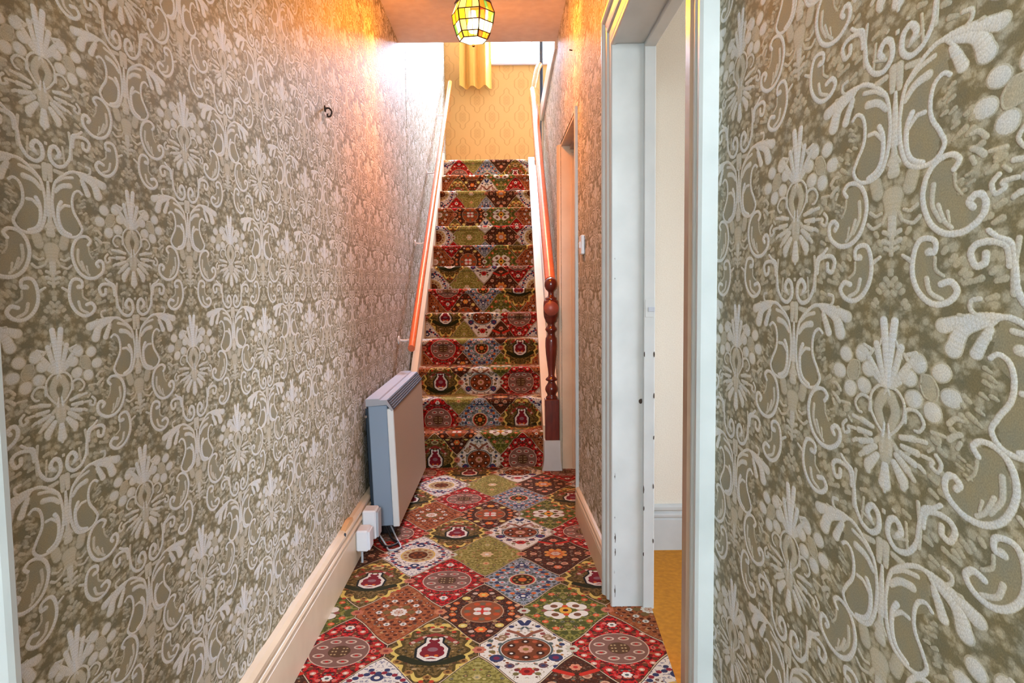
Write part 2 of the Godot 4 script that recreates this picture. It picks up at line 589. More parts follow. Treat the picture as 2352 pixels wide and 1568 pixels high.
func carpet_material() -> StandardMaterial3D:
	cb.resize(CW * CH * 3)
	var ink := FastNoiseLite.new()
	ink.seed = 3
	ink.frequency = 0.045
	var red := c8(196, 34, 32)
	var maroon := c8(84, 30, 28)
	var taupe := c8(136, 100, 90)
	var pale := c8(214, 188, 172)
	var white := c8(236, 232, 226)
	var olive := c8(122, 98, 52)
	var yellow := c8(226, 202, 112)
	var terra := c8(170, 96, 56)
	var dark := c8(70, 38, 24)
	var green := c8(134, 130, 58)
	var moss := c8(84, 88, 40)
	var blue := c8(160, 168, 184)
	var navy := c8(62, 68, 108)
	var lime := c8(164, 156, 86)
	var orange := c8(222, 112, 52)
	var peach := c8(228, 168, 128)
	var slate := c8(92, 104, 104)
	#            field, blotch, threshold
	var base := {
		"lozenge": [red, maroon, 0.12], "lyre": [olive, c8(74, 62, 28), 0.16], "star": [white, c8(178, 168, 150), 0.36],
		"dots": [terra, c8(140, 76, 44), 0.25], "cross": [dark, c8(110, 62, 36), 0.18], "ringed": [green, moss, 0.06],
		"azure": [blue, slate, 0.1], "eye": [white, c8(150, 150, 170), 0.26], "leafy": [lime, c8(124, 116, 56), 0.12], "posy": [c8(76, 42, 26), c8(112, 60, 36), 0.3]}
	var order := [["lyre", "star", "lozenge"], ["cross", "ringed", "dots"], ["lozenge", "azure", "lyre"], ["leafy", "posy", "eye"]]
	var apex := 275.0
	var foot := 45.0
	var half := CW / 6.0
	for r in 4:
		for k in 3:
			var kind: String = order[r][k]
			var b: Array = base[kind]
			ccx = (k + 0.5 * (r % 2)) * CW / 3.0
			ccy = -r * CH / 4.0
			for dy in range(-280, 281):
				for dx in range(-172, 172):
					var ax := absf(dx)
					var yb := apex - (apex - foot) / half * ax + 9.0 * sin(TAU * ax / half)
					var e: float = minf((yb - absf(dy)) / 1.67, half - ax + 1.0)
					if e < -0.5:
						continue
					var c: Color = b[0]
					if e < 2.6:
						c = c8(218, 196, 164)
					elif e < 5.2:
						c = c8(58, 44, 46)
					else:
						var n := ink.get_noise_2d(ax + k * 400.0, (absf(dy) if kind != "lyre" else dy + 700.0) + r * 600.0)
						if n > b[2]:
							c = b[1]
						elif n < -0.38:
							c = b[0].lerp(white, 0.25)
					var o := (posmod(int(ccx) + dx, CW) + posmod(int(ccy) + dy, CH) * CW) * 3
					cb[o] = c.r8
					cb[o + 1] = c.g8
					cb[o + 2] = c.b8
			# small florets woven all over the ground
			var pick := RandomNumberGenerator.new()
			pick.seed = 40 + r * 3 + k
			var inks := [b[1], c8(98, 62, 44), c8(196, 156, 104), b[0].lerp(c8(240, 226, 200), 0.45), b[0].lerp(c8(40, 30, 30), 0.45), c8(168, 88, 56), c8(120, 122, 108)]
			for q in 46:
				var fx := pick.randf_range(0.0, 13.4)
				var fy := pick.randf_range(-21.0, 21.0) if kind == "lyre" else pick.randf_range(0.0, 22.0)
				if absf(fy) + fx * 1.36 < 21.5:
					var fs := pick.randf_range(0.35, 0.85)
					_pair(fx, fy, fs, inks[pick.randi() % 7], inks[pick.randi() % 7] if fs > 0.55 else null, kind != "lyre")
			match kind:
				"lozenge":
					_el(0, 0, 9.8, 10.2, pale)
					_el(0, 0, 9.4, 9.8, taupe)
					_ring(8, 6.6, 7.0, 1.9, pale, 0.5, 1.3)
					_ring(8, 6.6, 7.0, 1.3, taupe, 0.5, 0.7)
					_ring(8, 6.6, 7.0, 0.6, red, 0.5, 0.4)
					_el(0, 0, 3.6, 3.8, c8(96, 68, 48))
					for i in [-2, -1, 1, 2]:
						for j in [-1.5, 0.0, 1.5]:
							_el(i * 1.1, j * 1.3, 0.36, 0.42, c8(190, 164, 120))
					_floret(0, 16.5, 1.7, white, slate)
					_floret(0, -16.5, 1.7, white, slate)
					for q in [[5, 13.5], [9.2, 9.5], [11.8, 4.4]]:
						_pair(q[0], q[1], 1.0, c8(224, 170, 150), white)
					for q in [[2.8, 12.2], [6.6, 10.6], [10.4, 7.0], [12.4, 1.6], [3.0, 19.5], [7.6, 13.8]]:
						_pair(q[0], q[1], 0.9, c8(110, 62, 40))
				"lyre":
					_line(12.0, 17.0, 1.0, yellow, 0.085, 14)
					_line(11.0, 15.4, 0.5, c8(92, 76, 34), 0.085, 14)
					for q in [[0, 18.5], [4.5, 15.0], [9.5, 10.0], [10.5, -7.0], [6.0, -13.5], [0, -16.5]]:
						_pair(q[0], q[1], 1.4, c8(168, 126, 70), c8(96, 64, 34), false)
						_pair(q[0] + 1.6, q[1] - 2.4, 0.8, c8(196, 70, 44), null, false)
					_el(0, 14.2, 2.6, 1.7, c8(206, 186, 140))
					_el(0, 14.2, 1.6, 1.0, c8(120, 92, 60))
					_stroke([0, 11.0, 4, 9.0, 7.5, 5.0], 0.9, c8(156, 62, 52))
					_pair(3.5, 9.0, 0.8, pale, null, false)
					_pair(7.0, 5.4, 0.8, pale, null, false)
					_stroke([0, -8.2, 5, -7.4, 9.5, -4.5], 1.5, c8(50, 50, 26))
					_stroke([2.2, 8.0, 2.0, 5.0, 4.6, 1.0, 4.2, -4.0, 1.6, -6.4, 0, -6.6], 1.3, c8(40, 42, 40))
					_stroke([2.0, 8.0, 1.9, 5.0, 4.3, 1.0, 4.0, -3.9, 1.6, -6.0, 0, -6.2], 0.75, white)
					for q in [[0.5, 6.5, 1.3], [0.6, 3.7, 1.5], [1.4, 0.8, 2.3], [1.5, -1.8, 2.5], [0.8, -3.8, 1.8]]:
						_pair(q[0], q[1], q[2], c8(132, 36, 48), null, false)
					_el(0, 0.6, 1.7, 1.4, c8(150, 110, 120))
					_pair(1.5, -3.4, 0.7, orange, null, false)
					_el(0, 7.6, 1.0, 0.7, white)
					_stroke([0.2, -4.2, 2.4, -5.0], 0.5, white)
				"star":
					_el(0, 0, 8.0, 7.4, c8(126, 68, 38))
					_ring(6, 5.4, 5.2, 1.35, dark, 0.5)
					_ring(6, 5.4, 5.2, 0.55, white, 0.5)
					_ring(6, 6.2, 5.8, 0.9, c8(188, 92, 60))
					_ring(8, 1.7, 1.7, 0.85, c8(214, 160, 140))
					_el(0, 0, 1.0, 1.0, c8(150, 120, 60))
					_stroke([0, 8.0, 2.4, 11.0, 5.6, 13.0], 0.8, c8(146, 92, 72))
					_stroke([0.6, 17.5, 1.6, 20.0], 0.9, navy)
					_stroke([0.4, 15.6, 1.2, 14.0], 0.4, slate)
					for q in [[7.4, 8.6], [8.0, 7.2]]:
						_pair(q[0], q[1], 1.5, c8(150, 124, 92), pale, false)
					for q in [[4.6, 16.0], [10.4, 10.0], [12.0, 3.0], [10.8, -1.4], [8.2, 3.6], [11.6, 6.0], [3.4, -15.2], [9.2, -11.0], [6.0, 10.6]]:
						_pair(q[0], q[1], 0.95, [navy, slate, c8(150, 84, 80), c8(124, 112, 70)][int(q[0] * 7) % 4], null, false)
					_pair(9.4, -5.6, 2.3, navy, c8(128, 50, 80), false)
					_pair(5.2, -10.4, 1.5, c8(110, 80, 90), navy, false)
					_floret(0, -13.8, 2.4, c8(188, 52, 46), c8(120, 30, 34))
					_pair(3.0, -12.8, 0.9, c8(128, 62, 60), null, false)
					_line(8.6, 8.0, 0.35, slate)
				"dots":
					for j in range(-8, 9):
						for i in range(-5, 6):
							var x := i * 2.7 + (1.35 if j % 2 else 0.0)
							var y := j * 2.5
							if absf(y) + absf(x) * 1.34 < 20.5 and (x * x + y * y > 30.0):
								_el(x, y, 0.75, 0.7, c8(92, 44, 26))
								if (i + j) % 3 == 0:
									_el(x, y, 0.36, 0.34, pale)
					for q in [[2.9, 9.5], [7.2, 0], [2.9, -9.5], [5.6, 5.4], [5.6, -5.4]]:
						_floret(q[0], q[1], 1.25, white, slate)
						_floret(-q[0], q[1], 1.25, white, slate)
					_ring(6, 4.4, 4.6, 1.5, c8(130, 104, 60))
					_ring(10, 2.3, 2.5, 0.8, white)
					_ring(5, 1.0, 1.1, 0.7, pale, 0.3)
				"cross":
					_el(0, 0, 7.9, 9.0, c8(196, 160, 130))
					_el(0, 0, 7.5, 8.6, c8(150, 88, 56))
					_ring(8, 5.6, 6.4, 1.2, c8(196, 86, 44), 0.5)
					_ring(4, 5.6, 6.4, 1.1, c8(120, 104, 82))
					for sx in [-1, 1]:
						for sy in [-1, 1]:
							_el(sx * 1.7, sy * 1.6, 1.5, 1.45, white)
					_stroke([0, 0, 1.8, 0], 0.45, c8(210, 60, 50))
					_stroke([0, -1.6, 0, 1.6], 0.45, c8(210, 60, 50))
					_el(0, 3.8, 0.8, 0.9, c8(210, 60, 50))
					_floret(0, 14.2, 2.2, c8(240, 150, 70), yellow)
					_floret(0, -14.2, 2.2, c8(236, 116, 56), yellow)
					_pair(6.4, 11.2, 1.6, yellow, c8(240, 230, 170))
					_pair(9.8, 7.0, 1.2, orange, peach)
					_pair(10.6, 2.4, 1.3, orange, peach)
					_pair(12.8, 4.6, 1.0, peach)
					_pair(3.2, 15.6, 1.0, pale)
					_pair(2.6, 18.6, 0.8, c8(190, 80, 60))
				"ringed":
					for q in [[7.8, 8.8], [10.6, 4.2], [4.4, 14.0]]:
						_pair(q[0], q[1], 1.2, c8(222, 100, 60), peach)
					for q in [[2.6, 10.8], [6.4, 12.0], [11.8, 1.0], [9.0, 6.8], [1.6, 17.2], [5.2, 10.0]]:
						_pair(q[0], q[1], 1.25, moss)
					for q in [[2.9, 4.6], [5.6, 2.6]]:
						_pair(q[0], q[1], 2.4, white)
					_pair(4.0, 3.4, 2.2, white)
					_pair(4.0, 3.5, 1.35, c8(128, 84, 62))
					_el(0, 0, 2.3, 2.6, c8(232, 176, 72))
					_el(0, 0, 1.0, 1.0, dark)
					_el(0, 3.4, 1.0, 1.0, c8(220, 84, 40))
					_el(0, -3.4, 1.0, 1.0, c8(220, 84, 40))
					_pair(7.8, 0, 1.1, c8(150, 90, 80))
				"azure":
					_ring(16, 10.8, 14.2, 0.95, orange, 0.0)
					_ring(16, 10.4, 13.4, 1.0, navy, 0.5)
					_ring(12, 8.4, 10.0, 1.3, c8(206, 210, 222), 0.5)
					_ring(12, 8.4, 10.0, 0.6, c8(224, 104, 84), 0.5)
					_ring(8, 7.0, 8.0, 1.1, slate)
					_el(0, 0, 5.6, 6.0, c8(226, 214, 186))
					_el(0, 0, 5.0, 5.3, c8(206, 66, 52))
					_el(0, 0, 4.2, 5.0, c8(74, 52, 26))
					_ring(8, 3.2, 3.6, 0.6, c8(176, 150, 80))
					_el(0, 0, 1.7, 1.9, orange)
					_pair(0, 15.6, 2.0, navy, white)
					_pair(2.2, 16.8, 1.0, c8(206, 210, 222), navy)
					_pair(0, 7.6, 1.2, c8(210, 204, 150))
					_pair(11.6, 0, 1.7, c8(206, 210, 222), orange)
				"eye":
					_ring(20, 11.0, 14.6, 1.0, navy, 0.0)
					_ring(20, 11.4, 15.0, 0.9, c8(150, 50, 66), 0.5)
					_el(0, 0, 7.6, 8.2, c8(222, 190, 108))
					_el(0, 0, 6.9, 7.5, c8(190, 172, 136))
					_ring(12, 5.6, 6.2, 0.8, c8(150, 96, 60))
					_el(0, 0, 4.2, 4.6, c8(96, 50, 24))
					_ring(6, 2.4, 2.8, 0.8, c8(150, 84, 40))
					_pair(0, 12.0, 2.0, navy, white)
					_pair(2.4, 16.5, 0.9, navy)
				"leafy":
					_ring(8, 4.4, 5.0, 1.3, c8(138, 126, 64))
					_ring(12, 8.6, 11.0, 1.3, c8(136, 128, 62), 0.5)
					_ring(12, 8.6, 11.0, 0.6, c8(196, 184, 120), 0.5)
					_ring(6, 1.9, 2.2, 1.0, c8(226, 196, 164))
					_el(0, 0, 1.0, 1.0, white)
					_floret(0, 11.6, 1.4, c8(204, 186, 130), c8(150, 150, 130))
					_floret(0, -10.6, 1.6, c8(218, 178, 130), c8(200, 110, 80))
				"posy":
					_ring(10, 9.8, 12.2, 1.55, c8(216, 170, 140), 0.0)
					_ring(10, 9.8, 12.2, 0.9, c8(176, 116, 96), 0.0)
					_ring(8, 4.0, 4.6, 1.3, c8(224, 160, 84), 0.5)
					_ring(8, 2.8, 3.2, 1.1, c8(214, 120, 60))
					_floret(0, 0, 2.2, pale, c8(190, 150, 150))
					_stroke([1.5, 12.5, 6.5, 15.0], 0.9, c8(206, 56, 40))
					_floret(0, 16.8, 2.0, c8(224, 150, 120), c8(196, 60, 50))
					_floret(0, -15.6, 1.9, c8(226, 130, 90), pale)
	# the little rosettes where neighbours in a row meet
	for r in 4:
		for k in 3:
			ccx = (k + 0.5 + 0.5 * (r % 2)) * CW / 3.0
			ccy = -r * CH / 4.0
			_floret(0, 0, 2.3, [c8(204, 128, 104), c8(206, 206, 190), c8(196, 120, 92), c8(210, 136, 100)][(r + k) % 4], c8(150, 70, 60))
	var pile := FastNoiseLite.new()
	pile.seed = 21
	pile.frequency = 0.35
	for i in CW * CH:
		var f := 1.0 + 0.22 * pile.get_noise_2d(i % CW, i / CW)
		for c in 3:
			cb[i * 3 + c] = clampi(int(cb[i * 3 + c] * f), 0, 255)
	var m := mat("medallion_carpet", Color(0.84, 0.81, 0.77), 0.95, 0.15)
	m.albedo_texture = ImageTexture.create_from_image(Image.create_from_data(CW, CH, false, Image.FORMAT_RGB8, cb))
	m.heightmap_enabled = true
	m.heightmap_texture = noise_tex(0.3, Color.BLACK, Color.WHITE, 6)
	m.heightmap_scale = 0.12
	m.rim_enabled = true
	m.rim = 0.08
	m.rim_tint = 0.7
	return m

# ---------------------------------------------------------------- the scene
func _ready() -> void:
	rng.seed = 11
	# --- camera
	var cam := Camera3D.new()
	cam.name = "camera"
	add_child(cam)
	cam.transform = Transform3D(Basis(Vector3(1.0, -0.0103, 0.0047).normalized(), Vector3(0.0106, 0.9971, -0.0761).normalized(), Vector3(-0.004, 0.0762, 0.9971).normalized()).orthonormalized(), Vector3(0, EYE, 0))
	cam.fov = rad_to_deg(2.0 * atan(784.0 / 1690.0))
	cam.near = 0.05
	cam.far = 60.0
	# --- sky, exposure
	var we := WorldEnvironment.new()
	we.name = "environment"
	var env := Environment.new()
	env.background_mode = Environment.BG_SKY
	var sky := Sky.new()
	var sm := ProceduralSkyMaterial.new()
	sm.sky_top_color = Color(0.72, 0.82, 0.95)
	sm.sky_horizon_color = Color(0.93, 0.96, 1.0)
	sm.ground_horizon_color = Color(0.8, 0.8, 0.8)
	sm.ground_bottom_color = Color(0.5, 0.5, 0.48)
	sm.sky_energy_multiplier = 2.2
	sky.sky_material = sm
	env.sky = sky
	env.tonemap_mode = Environment.TONE_MAPPER_LINEAR
	env.tonemap_exposure = 2.6
	env.sdfgi_enabled = true
	env.ssao_enabled = true
	env.ssil_enabled = true
	we.environment = env
	add_child(we)
	# --- daylight through the three windows of the place
	area_light("stair_window_light", Vector3(0.13, 4.35, -8.39), Vector3(0.0, 2.6, -4.0), Vector2(1.15, 1.2), Color(0.78, 0.87, 1.0), 21.0)
	area_light("front_door_light", Vector3(-0.14, 1.8, 1.6), Vector3(-0.14, 1.3, -3.0), Vector2(0.7, 0.65), Color(0.9, 0.97, 1.0), 3.4)
	area_light("parlour_window_light", Vector3(2.85, 1.5, -1.2), Vector3(0.5, 1.1, -2.6), Vector2(1.3, 1.3), Color(0.95, 0.98, 1.0), 1.6)
	materials()
	shell()
	doors()
	skirtings()
	stairs()
	rails()
	lantern()
	stair_lamp()
	heater()
	small_things()

const EYE := 1.18

func area_light(called: String, at: Vector3, to: Vector3, size: Vector2, c: Color, e: float) -> void:
	var l := AreaLight3D.new()
	l.name = called
	add_child(l)
	l.look_at_from_position(at, to)
	l.area_size = size
	l.light_color = c
	l.light_energy = e
	l.area_range = 30.0
	l.area_attenuation = 2.0
	l.shadow_enabled = true

func materials() -> void:
	damask_material()
	trellis_material()
	carpet_material()
	mottled("ceiling_paint", c8(226, 214, 208), c8(240, 230, 224), 0.85, 1.4)
	mottled("white_gloss", c8(190, 194, 193), c8(204, 207, 206), 0.32, 1.1, 0.02, 0.02)
	mottled("cream_gloss", c8(212, 188, 158), c8(224, 202, 172), 0.34, 1.1, 0.02, 0.02)
	mottled("tan_gloss", c8(168, 138, 116), c8(186, 154, 130), 0.22, 1.0)
	mottled("pale_plaster", c8(222, 214, 198), c8(234, 228, 214), 0.8, 3.0, 0.2, 0.05)
	mottled("ochre_carpet", c8(176, 112, 18), c8(206, 136, 30), 0.95, 2.4, 0.05, 0.12)
	mottled("brown_carpet", c8(92, 60, 40), c8(120, 80, 54), 0.95, 2.4, 0.08)
	var w := mottled("handrail_varnish", c8(218, 96, 34), c8(238, 124, 52), 0.24, 2.0, 0.02)
	w.uv1_scale = Vector3(9, 9, 1.2)
	w.clearcoat_enabled = true
	w.clearcoat = 0.6
	w.clearcoat_roughness = 0.15
	var n := mottled("newel_varnish", c8(84, 28, 22), c8(120, 44, 32), 0.25, 2.0, 0.02)
	n.uv1_scale = Vector3(8, 1.2, 8)
	n.clearcoat_enabled = true
	n.clearcoat = 0.7
	n.clearcoat_roughness = 0.12
	mottled("newel_face", c8(150, 72, 58), c8(170, 88, 70), 0.4, 3.0)
	mat("heater_blue", c8(142, 160, 182), 0.5)
	mottled("heater_front", c8(180, 160, 136), c8(196, 178, 154), 0.5, 5.0, 0.12)
	mat("heater_white", c8(236, 238, 240), 0.35)
	mat("heater_lid", c8(166, 168, 178), 0.42)
	mat("heater_grille", c8(58, 50, 52), 0.6)
	mat("dark_steel", c8(24, 42, 58), 0.5)
	mat("black_rubber", c8(26, 25, 30), 0.6)
	mat("white_plastic", c8(230, 234, 242), 0.3)
	mat("grey_plastic", c8(180, 186, 196), 0.4)
	mat("brass", c8(190, 150, 80), 0.3, 0.5, 1.0)
	mat("chrome", c8(220, 224, 230), 0.2, 0.5, 1.0)
	mat("old_iron", c8(58, 44, 38), 0.6, 0.5, 0.6)
	mat("bare_chip", c8(64, 52, 44), 0.9)
	mat("bare_plaster", c8(214, 168, 120), 0.9)
	mat("lead", c8(70, 52, 36), 0.45, 0.5, 0.5)
	mat("cap_metal", c8(92, 76, 84), 0.45, 0.5, 0.4)
	var cur := mat("curtain_cloth", c8(204, 152, 66), 0.9)
	cur.backlight_enabled = true
	cur.backlight = Color(0.35, 0.27, 0.12)
	mat("sill_paint", c8(214, 206, 214), 0.4)
	var g := mat("window_glass", Color(0.95, 0.98, 1.0, 0.06), 0.02)
	g.transparency = BaseMaterial3D.TRANSPARENCY_ALPHA
	M.stair_wood = mottled("stair_wood", c8(150, 110, 74), c8(172, 130, 90), 0.7, 2.0)

# where the hall's two long walls stand (they are not quite parallel)
func left_x(z: float) -> float:
	return -0.6525 + (1.7 - z) * -0.0075

func right_x(z: float) -> float:
	return 0.382 + (z + 2.62) * 0.0324 if z < -2.0 else 0.37

func uv_left(p: Vector3, _n: Vector3) -> Vector2:
	return Vector2((p.z + 1.096) / PERIOD_U, -(p.y - 0.881) / PERIOD_V)

func uv_right(p: Vector3, _n: Vector3) -> Vector2:
	return Vector2((p.z + 0.714) / PERIOD_U, -(p.y - 0.902) / PERIOD_V)

func uv_trellis(p: Vector3, n: Vector3) -> Vector2:
	var a := p.x if absf(n.z) > 0.5 else p.z
	return Vector2(a / 0.33, -p.y / 0.36)

func uv_floor(p: Vector3, _n: Vector3) -> Vector2:
	return Vector2((p.x + 0.26) / (3.0 * CELL), (p.z + 2.31) / (4.0 * ROW))

func shell() -> void:
	var st := begin()
	plan(st, pv([left_x(1.7), 1.7, left_x(-5.27), -5.27, -0.83, -5.27, -0.83, 1.7]), -0.1, 5.3, uv_left)
	struct("wall_left", st, M.damask_wallpaper, "long left hall wall papered in grey and olive embossed damask")
	st = begin()
	plan(st, pv([-0.703, -5.27, -0.69, -8.52, -0.83, -8.52, -0.83, -5.27]), -0.1, 5.3, uv_left)
	struct("wall_stair_left", st, M.damask_wallpaper, "brightly lit left wall beside the upper stairs above the thin handrail")
	# right wall: near stretch, over the doorway, between the doorways, over the far doorway, beside the stairs
	st = begin()
	plan(st, pv([0.37, 1.7, 0.37, -1.46, 0.52, -1.46, 0.52, 1.7]), -0.1, 2.77, uv_right)
	struct("wall_right", st, M.damask_wallpaper, "near right hall wall with very large damask pattern at the photo's right edge")
	st = begin()
	plan(st, pv([0.37, -1.46, right_x(-2.64), -2.64, 0.52, -2.64, 0.52, -1.46]), 2.03, 2.77, uv_right)
	struct("wall_over_doorway", st, M.damask_wallpaper, "papered wall above the open white doorway on the right")
	st = begin()
	plan(st, pv([right_x(-2.64), -2.64, right_x(-3.68), -3.68, 0.52, -3.68, 0.52, -2.64]), -0.1, 2.77, uv_right)
	struct("wall_between_doorways", st, M.damask_wallpaper, "narrow papered wall with the light switch between the two doorways")
	st = begin()
	plan(st, pv([right_x(-3.68), -3.68, 0.332, -4.68, 0.46, -4.68, 0.52, -3.68]), 2.06, 2.77, uv_right)
	struct("wall_over_passage", st, M.damask_wallpaper, "papered wall above the far passage doorway beside the newel post")
	st = begin()
	plan(st, pv([0.332, -4.68, 0.345, -7.08, 0.46, -7.08, 0.46, -4.68]), -0.1, 2.87, uv_right)
	struct("wall_stair_right", st, M.damask_wallpaper, "right wall of the staircase behind the thick handrail")
	# far wall with its window
	st = begin()
	box(st, Vector3(-0.69, -0.1, -8.52), Vector3(1.5, 3.62, -8.4), 0.0, uv_trellis)
	box(st, Vector3(-0.69, 3.62, -8.52), Vector3(-0.47, 5.3, -8.4), 0.0, uv_trellis)
	box(st, Vector3(0.75, 3.62, -8.52), Vector3(1.5, 5.3, -8.4), 0.0, uv_trellis)
	box(st, Vector3(-0.47, 5.0, -8.52), Vector3(0.75, 5.3, -8.4), 0.0, uv_trellis)
	struct("wall_far", st, M.trellis_wallpaper, "golden trellis-papered wall at the top of the stairs")
	# what closes the upper storey and the back of the hall, all out of sight
	st = begin()
	box(st, Vector3(1.4, 2.87, -8.4), Vector3(1.5, 5.3, -3.2), 0.0)
	box(st, Vector3(1.4, -0.1, -8.4), Vector3(1.5, 2.87, -7.08), 0.0)
	box(st, Vector3(0.46, -0.1, -7.2), Vector3(1.5, 2.87, -7.08), 0.0)
	box(st, Vector3(-0.83, 3.0, -3.2), Vector3(1.5, 5.3, -3.1), 0.0)
	struct("wall_landing", st, M.pale_plaster, "plain wall of the upper landing beyond the stair well")
	st = begin()
	box(st, Vector3(-0.83, 5.2, -8.52), Vector3(1.5, 5.3, -3.1), 0.0)
	struct("ceiling_stair", st, M.ceiling_paint, "ceiling high above the stair well", "ceiling")
	st = begin()
	plan(st, pv([-0.83, 1.7, -0.83, -4.96, 1.5, -4.96, 1.5, -3.2, 0.52, -3.2, 0.52, 1.7]), 2.77, 2.99)
	struct("ceiling", st, M.ceiling_paint, "low hall ceiling from which the stained glass lantern hangs", "ceiling")
	st = begin()
	box(st, Vector3(0.34, 2.77, -7.08), Vector3(1.5, 2.87, -4.96), 0.0)
	struct("floor_landing", st, M.brown_carpet, "upper landing floor beside the stair well", "floor")
	st = begin()
	box(st, Vector3(-0.83, -0.1, 1.7), Vector3(-0.56, 2.77, 1.82), 0.0)
	box(st, Vector3(0.28, -0.1, 1.7), Vector3(0.52, 2.77, 1.82), 0.0)
	box(st, Vector3(-0.56, -0.1, 1.7), Vector3(0.28, 1.4, 1.82), 0.0)
	box(st, Vector3(-0.56, 2.2, 1.7), Vector3(0.28, 2.77, 1.82), 0.0)
	struct("wall_back", st, M.pale_plaster, "front wall of the hall behind the camera with the glazed entrance")
	st = begin()
	box(st, Vector3(-0.83, -0.1, -8.52), Vector3(0.55, -0.012, 1.82), 0.0)
	struct("floor", st, M.stair_wood, "boarded floor under the hall carpet", "floor")
	# the hall carpet, cut along the threshold of the right doorway
	st = begin()
	var rim := pv([-0.68, 1.7, -0.70, -4.72, 0.335, -4.72, 0.42, -4.66, 0.5, -4.66, 0.5, -3.70, right_x(-3.7) + 0.005, -3.70, right_x(-2.64) + 0.005, -2.63, 0.512, -2.63, 0.485, -2.05, 0.455, -1.47, 0.372, -1.46, 0.372, 1.7])
	plan(st, rim, -0.012, 0.0, uv_floor)
	tag(build("hall_carpet", st, M.medallion_carpet), "patterned hall carpet of red, white, green and brown medallions", "carpet")
	# parlour beyond the right doorway
	st = begin()
	box(st, Vector3(0.30, -0.1, -3.215), Vector3(3.2, -0.004, 1.0), 0.0)
	struct("floor_parlour", st, M.ochre_carpet, "plain ochre carpeted floor of the room beyond the open doorway", "floor")
	st = begin()
	box(st, Vector3(0.52, -0.1, -3.32), Vector3(3.2, 2.77, -3.215), 0.0)
	struct("wall_parlour", st, M.pale_plaster, "pale end wall of the room seen through the open doorway")
	st = begin()
	box(st, Vector3(0.52, -0.1, 0.6), Vector3(3.2, 2.77, 0.7), 0.0)
	box(st, Vector3(3.1, -0.1, -3.215), Vector3(3.2, 0.8, 0.6), 0.0)
	box(st, Vector3(3.1, 2.3, -3.215), Vector3(3.2, 2.77, 0.6), 0.0)
	box(st, Vector3(3.1, 0.8, -3.215), Vector3(3.2, 2.3, -1.95), 0.0)
	box(st, Vector3(3.1, 0.8, -0.45), Vector3(3.2, 2.3, 0.6), 0.0)
	struct("wall_parlour_window", st, M.pale_plaster, "parlour walls around its window, out of sight of the doorway")
	st = begin()
	box(st, Vector3(0.52, 2.77, -3.32), Vector3(3.2, 2.9, 0.7), 0.0)
	struct("ceiling_parlour", st, M.ceiling_paint, "ceiling of the room beyond the open doorway", "ceiling")
	# passage beyond the far doorway
	st = begin()
	box(st, Vector3(0.52, -0.1, -4.85), Vector3(1.5, -0.006, -3.32), 0.0)
	struct("floor_passage", st, M.brown_carpet, "floor of the side passage beyond the far doorway", "floor")
	st = begin()
	box(st, Vector3(1.4, -0.1, -4.85), Vector3(1.5, 2.77, -3.32), 0.0)
	box(st, Vector3(0.46, -0.1, -4.85), Vector3(1.4, 2.77, -4.70), 0.0)
	struct("wall_passage", st, M.pale_plaster, "plain walls of the side passage beyond the far doorway")
	# landing apron and the corner trim under it
	st = begin()
	box(st, Vector3(0.318, 2.725, -7.1), Vector3(0.345, 2.885, -4.96), 0.006)
	struct("trim_1", st, M.white_gloss, "white apron board along the edge of the upper landing", "trim")
	st = begin()
	box(st, Vector3(0.33, 2.2, -7.12), Vector3(0.362, 2.725, -7.06), 0.004)
	struct("trim_2", st, M.cream_gloss, "cream corner trim at the end of the right stair wall", "trim")
	# far window
	var w := frame_node("window_1", "bright stair window at the top of the far golden wall", "window")
	st = begin()
	for b in [[-0.47, 3.665, -0.43, 5.0], [0.71, 3.665, 0.75, 5.0], [-0.43, 3.665, 0.71, 3.71], [-0.43, 4.95, 0.71, 5.0], [0.27, 3.71, 0.30, 4.95]]:
		box(st, Vector3(b[0], b[1], -8.49), Vector3(b[2], b[3], -8.44), 0.005)
	build("window_frame", st, M.white_gloss, w)
	for b in [[-0.43, 0.27], [0.30, 0.71]]:
		st = begin()
		box(st, Vector3(b[0], 3.71, -8.468), Vector3(b[1], 4.95, -8.464), 0.0)
		build("pane", st, M.window_glass, w)
	st = begin()
	box(st, Vector3(-0.49, 3.62, -8.5), Vector3(0.79, 3.665, -8.36), 0.01)
	build("window_sill", st, M.sill_paint, w)
	# the glazed entrance behind the camera and the parlour window
	w = frame_node("window_2", "glazed upper half of the entrance behind the camera", "window")
	st = begin()
	for b in [[-0.56, 1.4, -0.5, 2.2], [0.22, 1.4, 0.28, 2.2], [-0.5, 1.4, 0.22, 1.47], [-0.5, 2.13, 0.22, 2.2]]:
		box(st, Vector3(b[0], b[1], 1.72), Vector3(b[2], b[3], 1.78), 0.005)
	build("window_frame", st, M.white_gloss, w)
	st = begin()
	box(st, Vector3(-0.5, 1.47, 1.748), Vector3(0.22, 2.13, 1.752), 0.0)
	build("pane", st, M.window_glass, w)
	w = frame_node("window_3", "parlour window out of sight to the right of the doorway", "window")
	st = begin()
	for b in [[-1.95, 0.8, -1.88, 2.3], [-0.52, 0.8, -0.45, 2.3], [-1.88, 0.8, -0.52, 0.87], [-1.88, 2.23, -0.52, 2.3], [-1.22, 0.87, -1.18, 2.23]]:
		box(st, Vector3(3.12, b[1], b[0]), Vector3(3.17, b[3], b[2]), 0.005)
	build("window_frame", st, M.white_gloss, w)
	for b in [[-1.88, -1.22], [-1.18, -0.52]]:
		st = begin()
		box(st, Vector3(3.143, 0.87, b[0]), Vector3(3.147, 2.23, b[1]), 0.0)
		build("pane", st, M.window_glass, w)

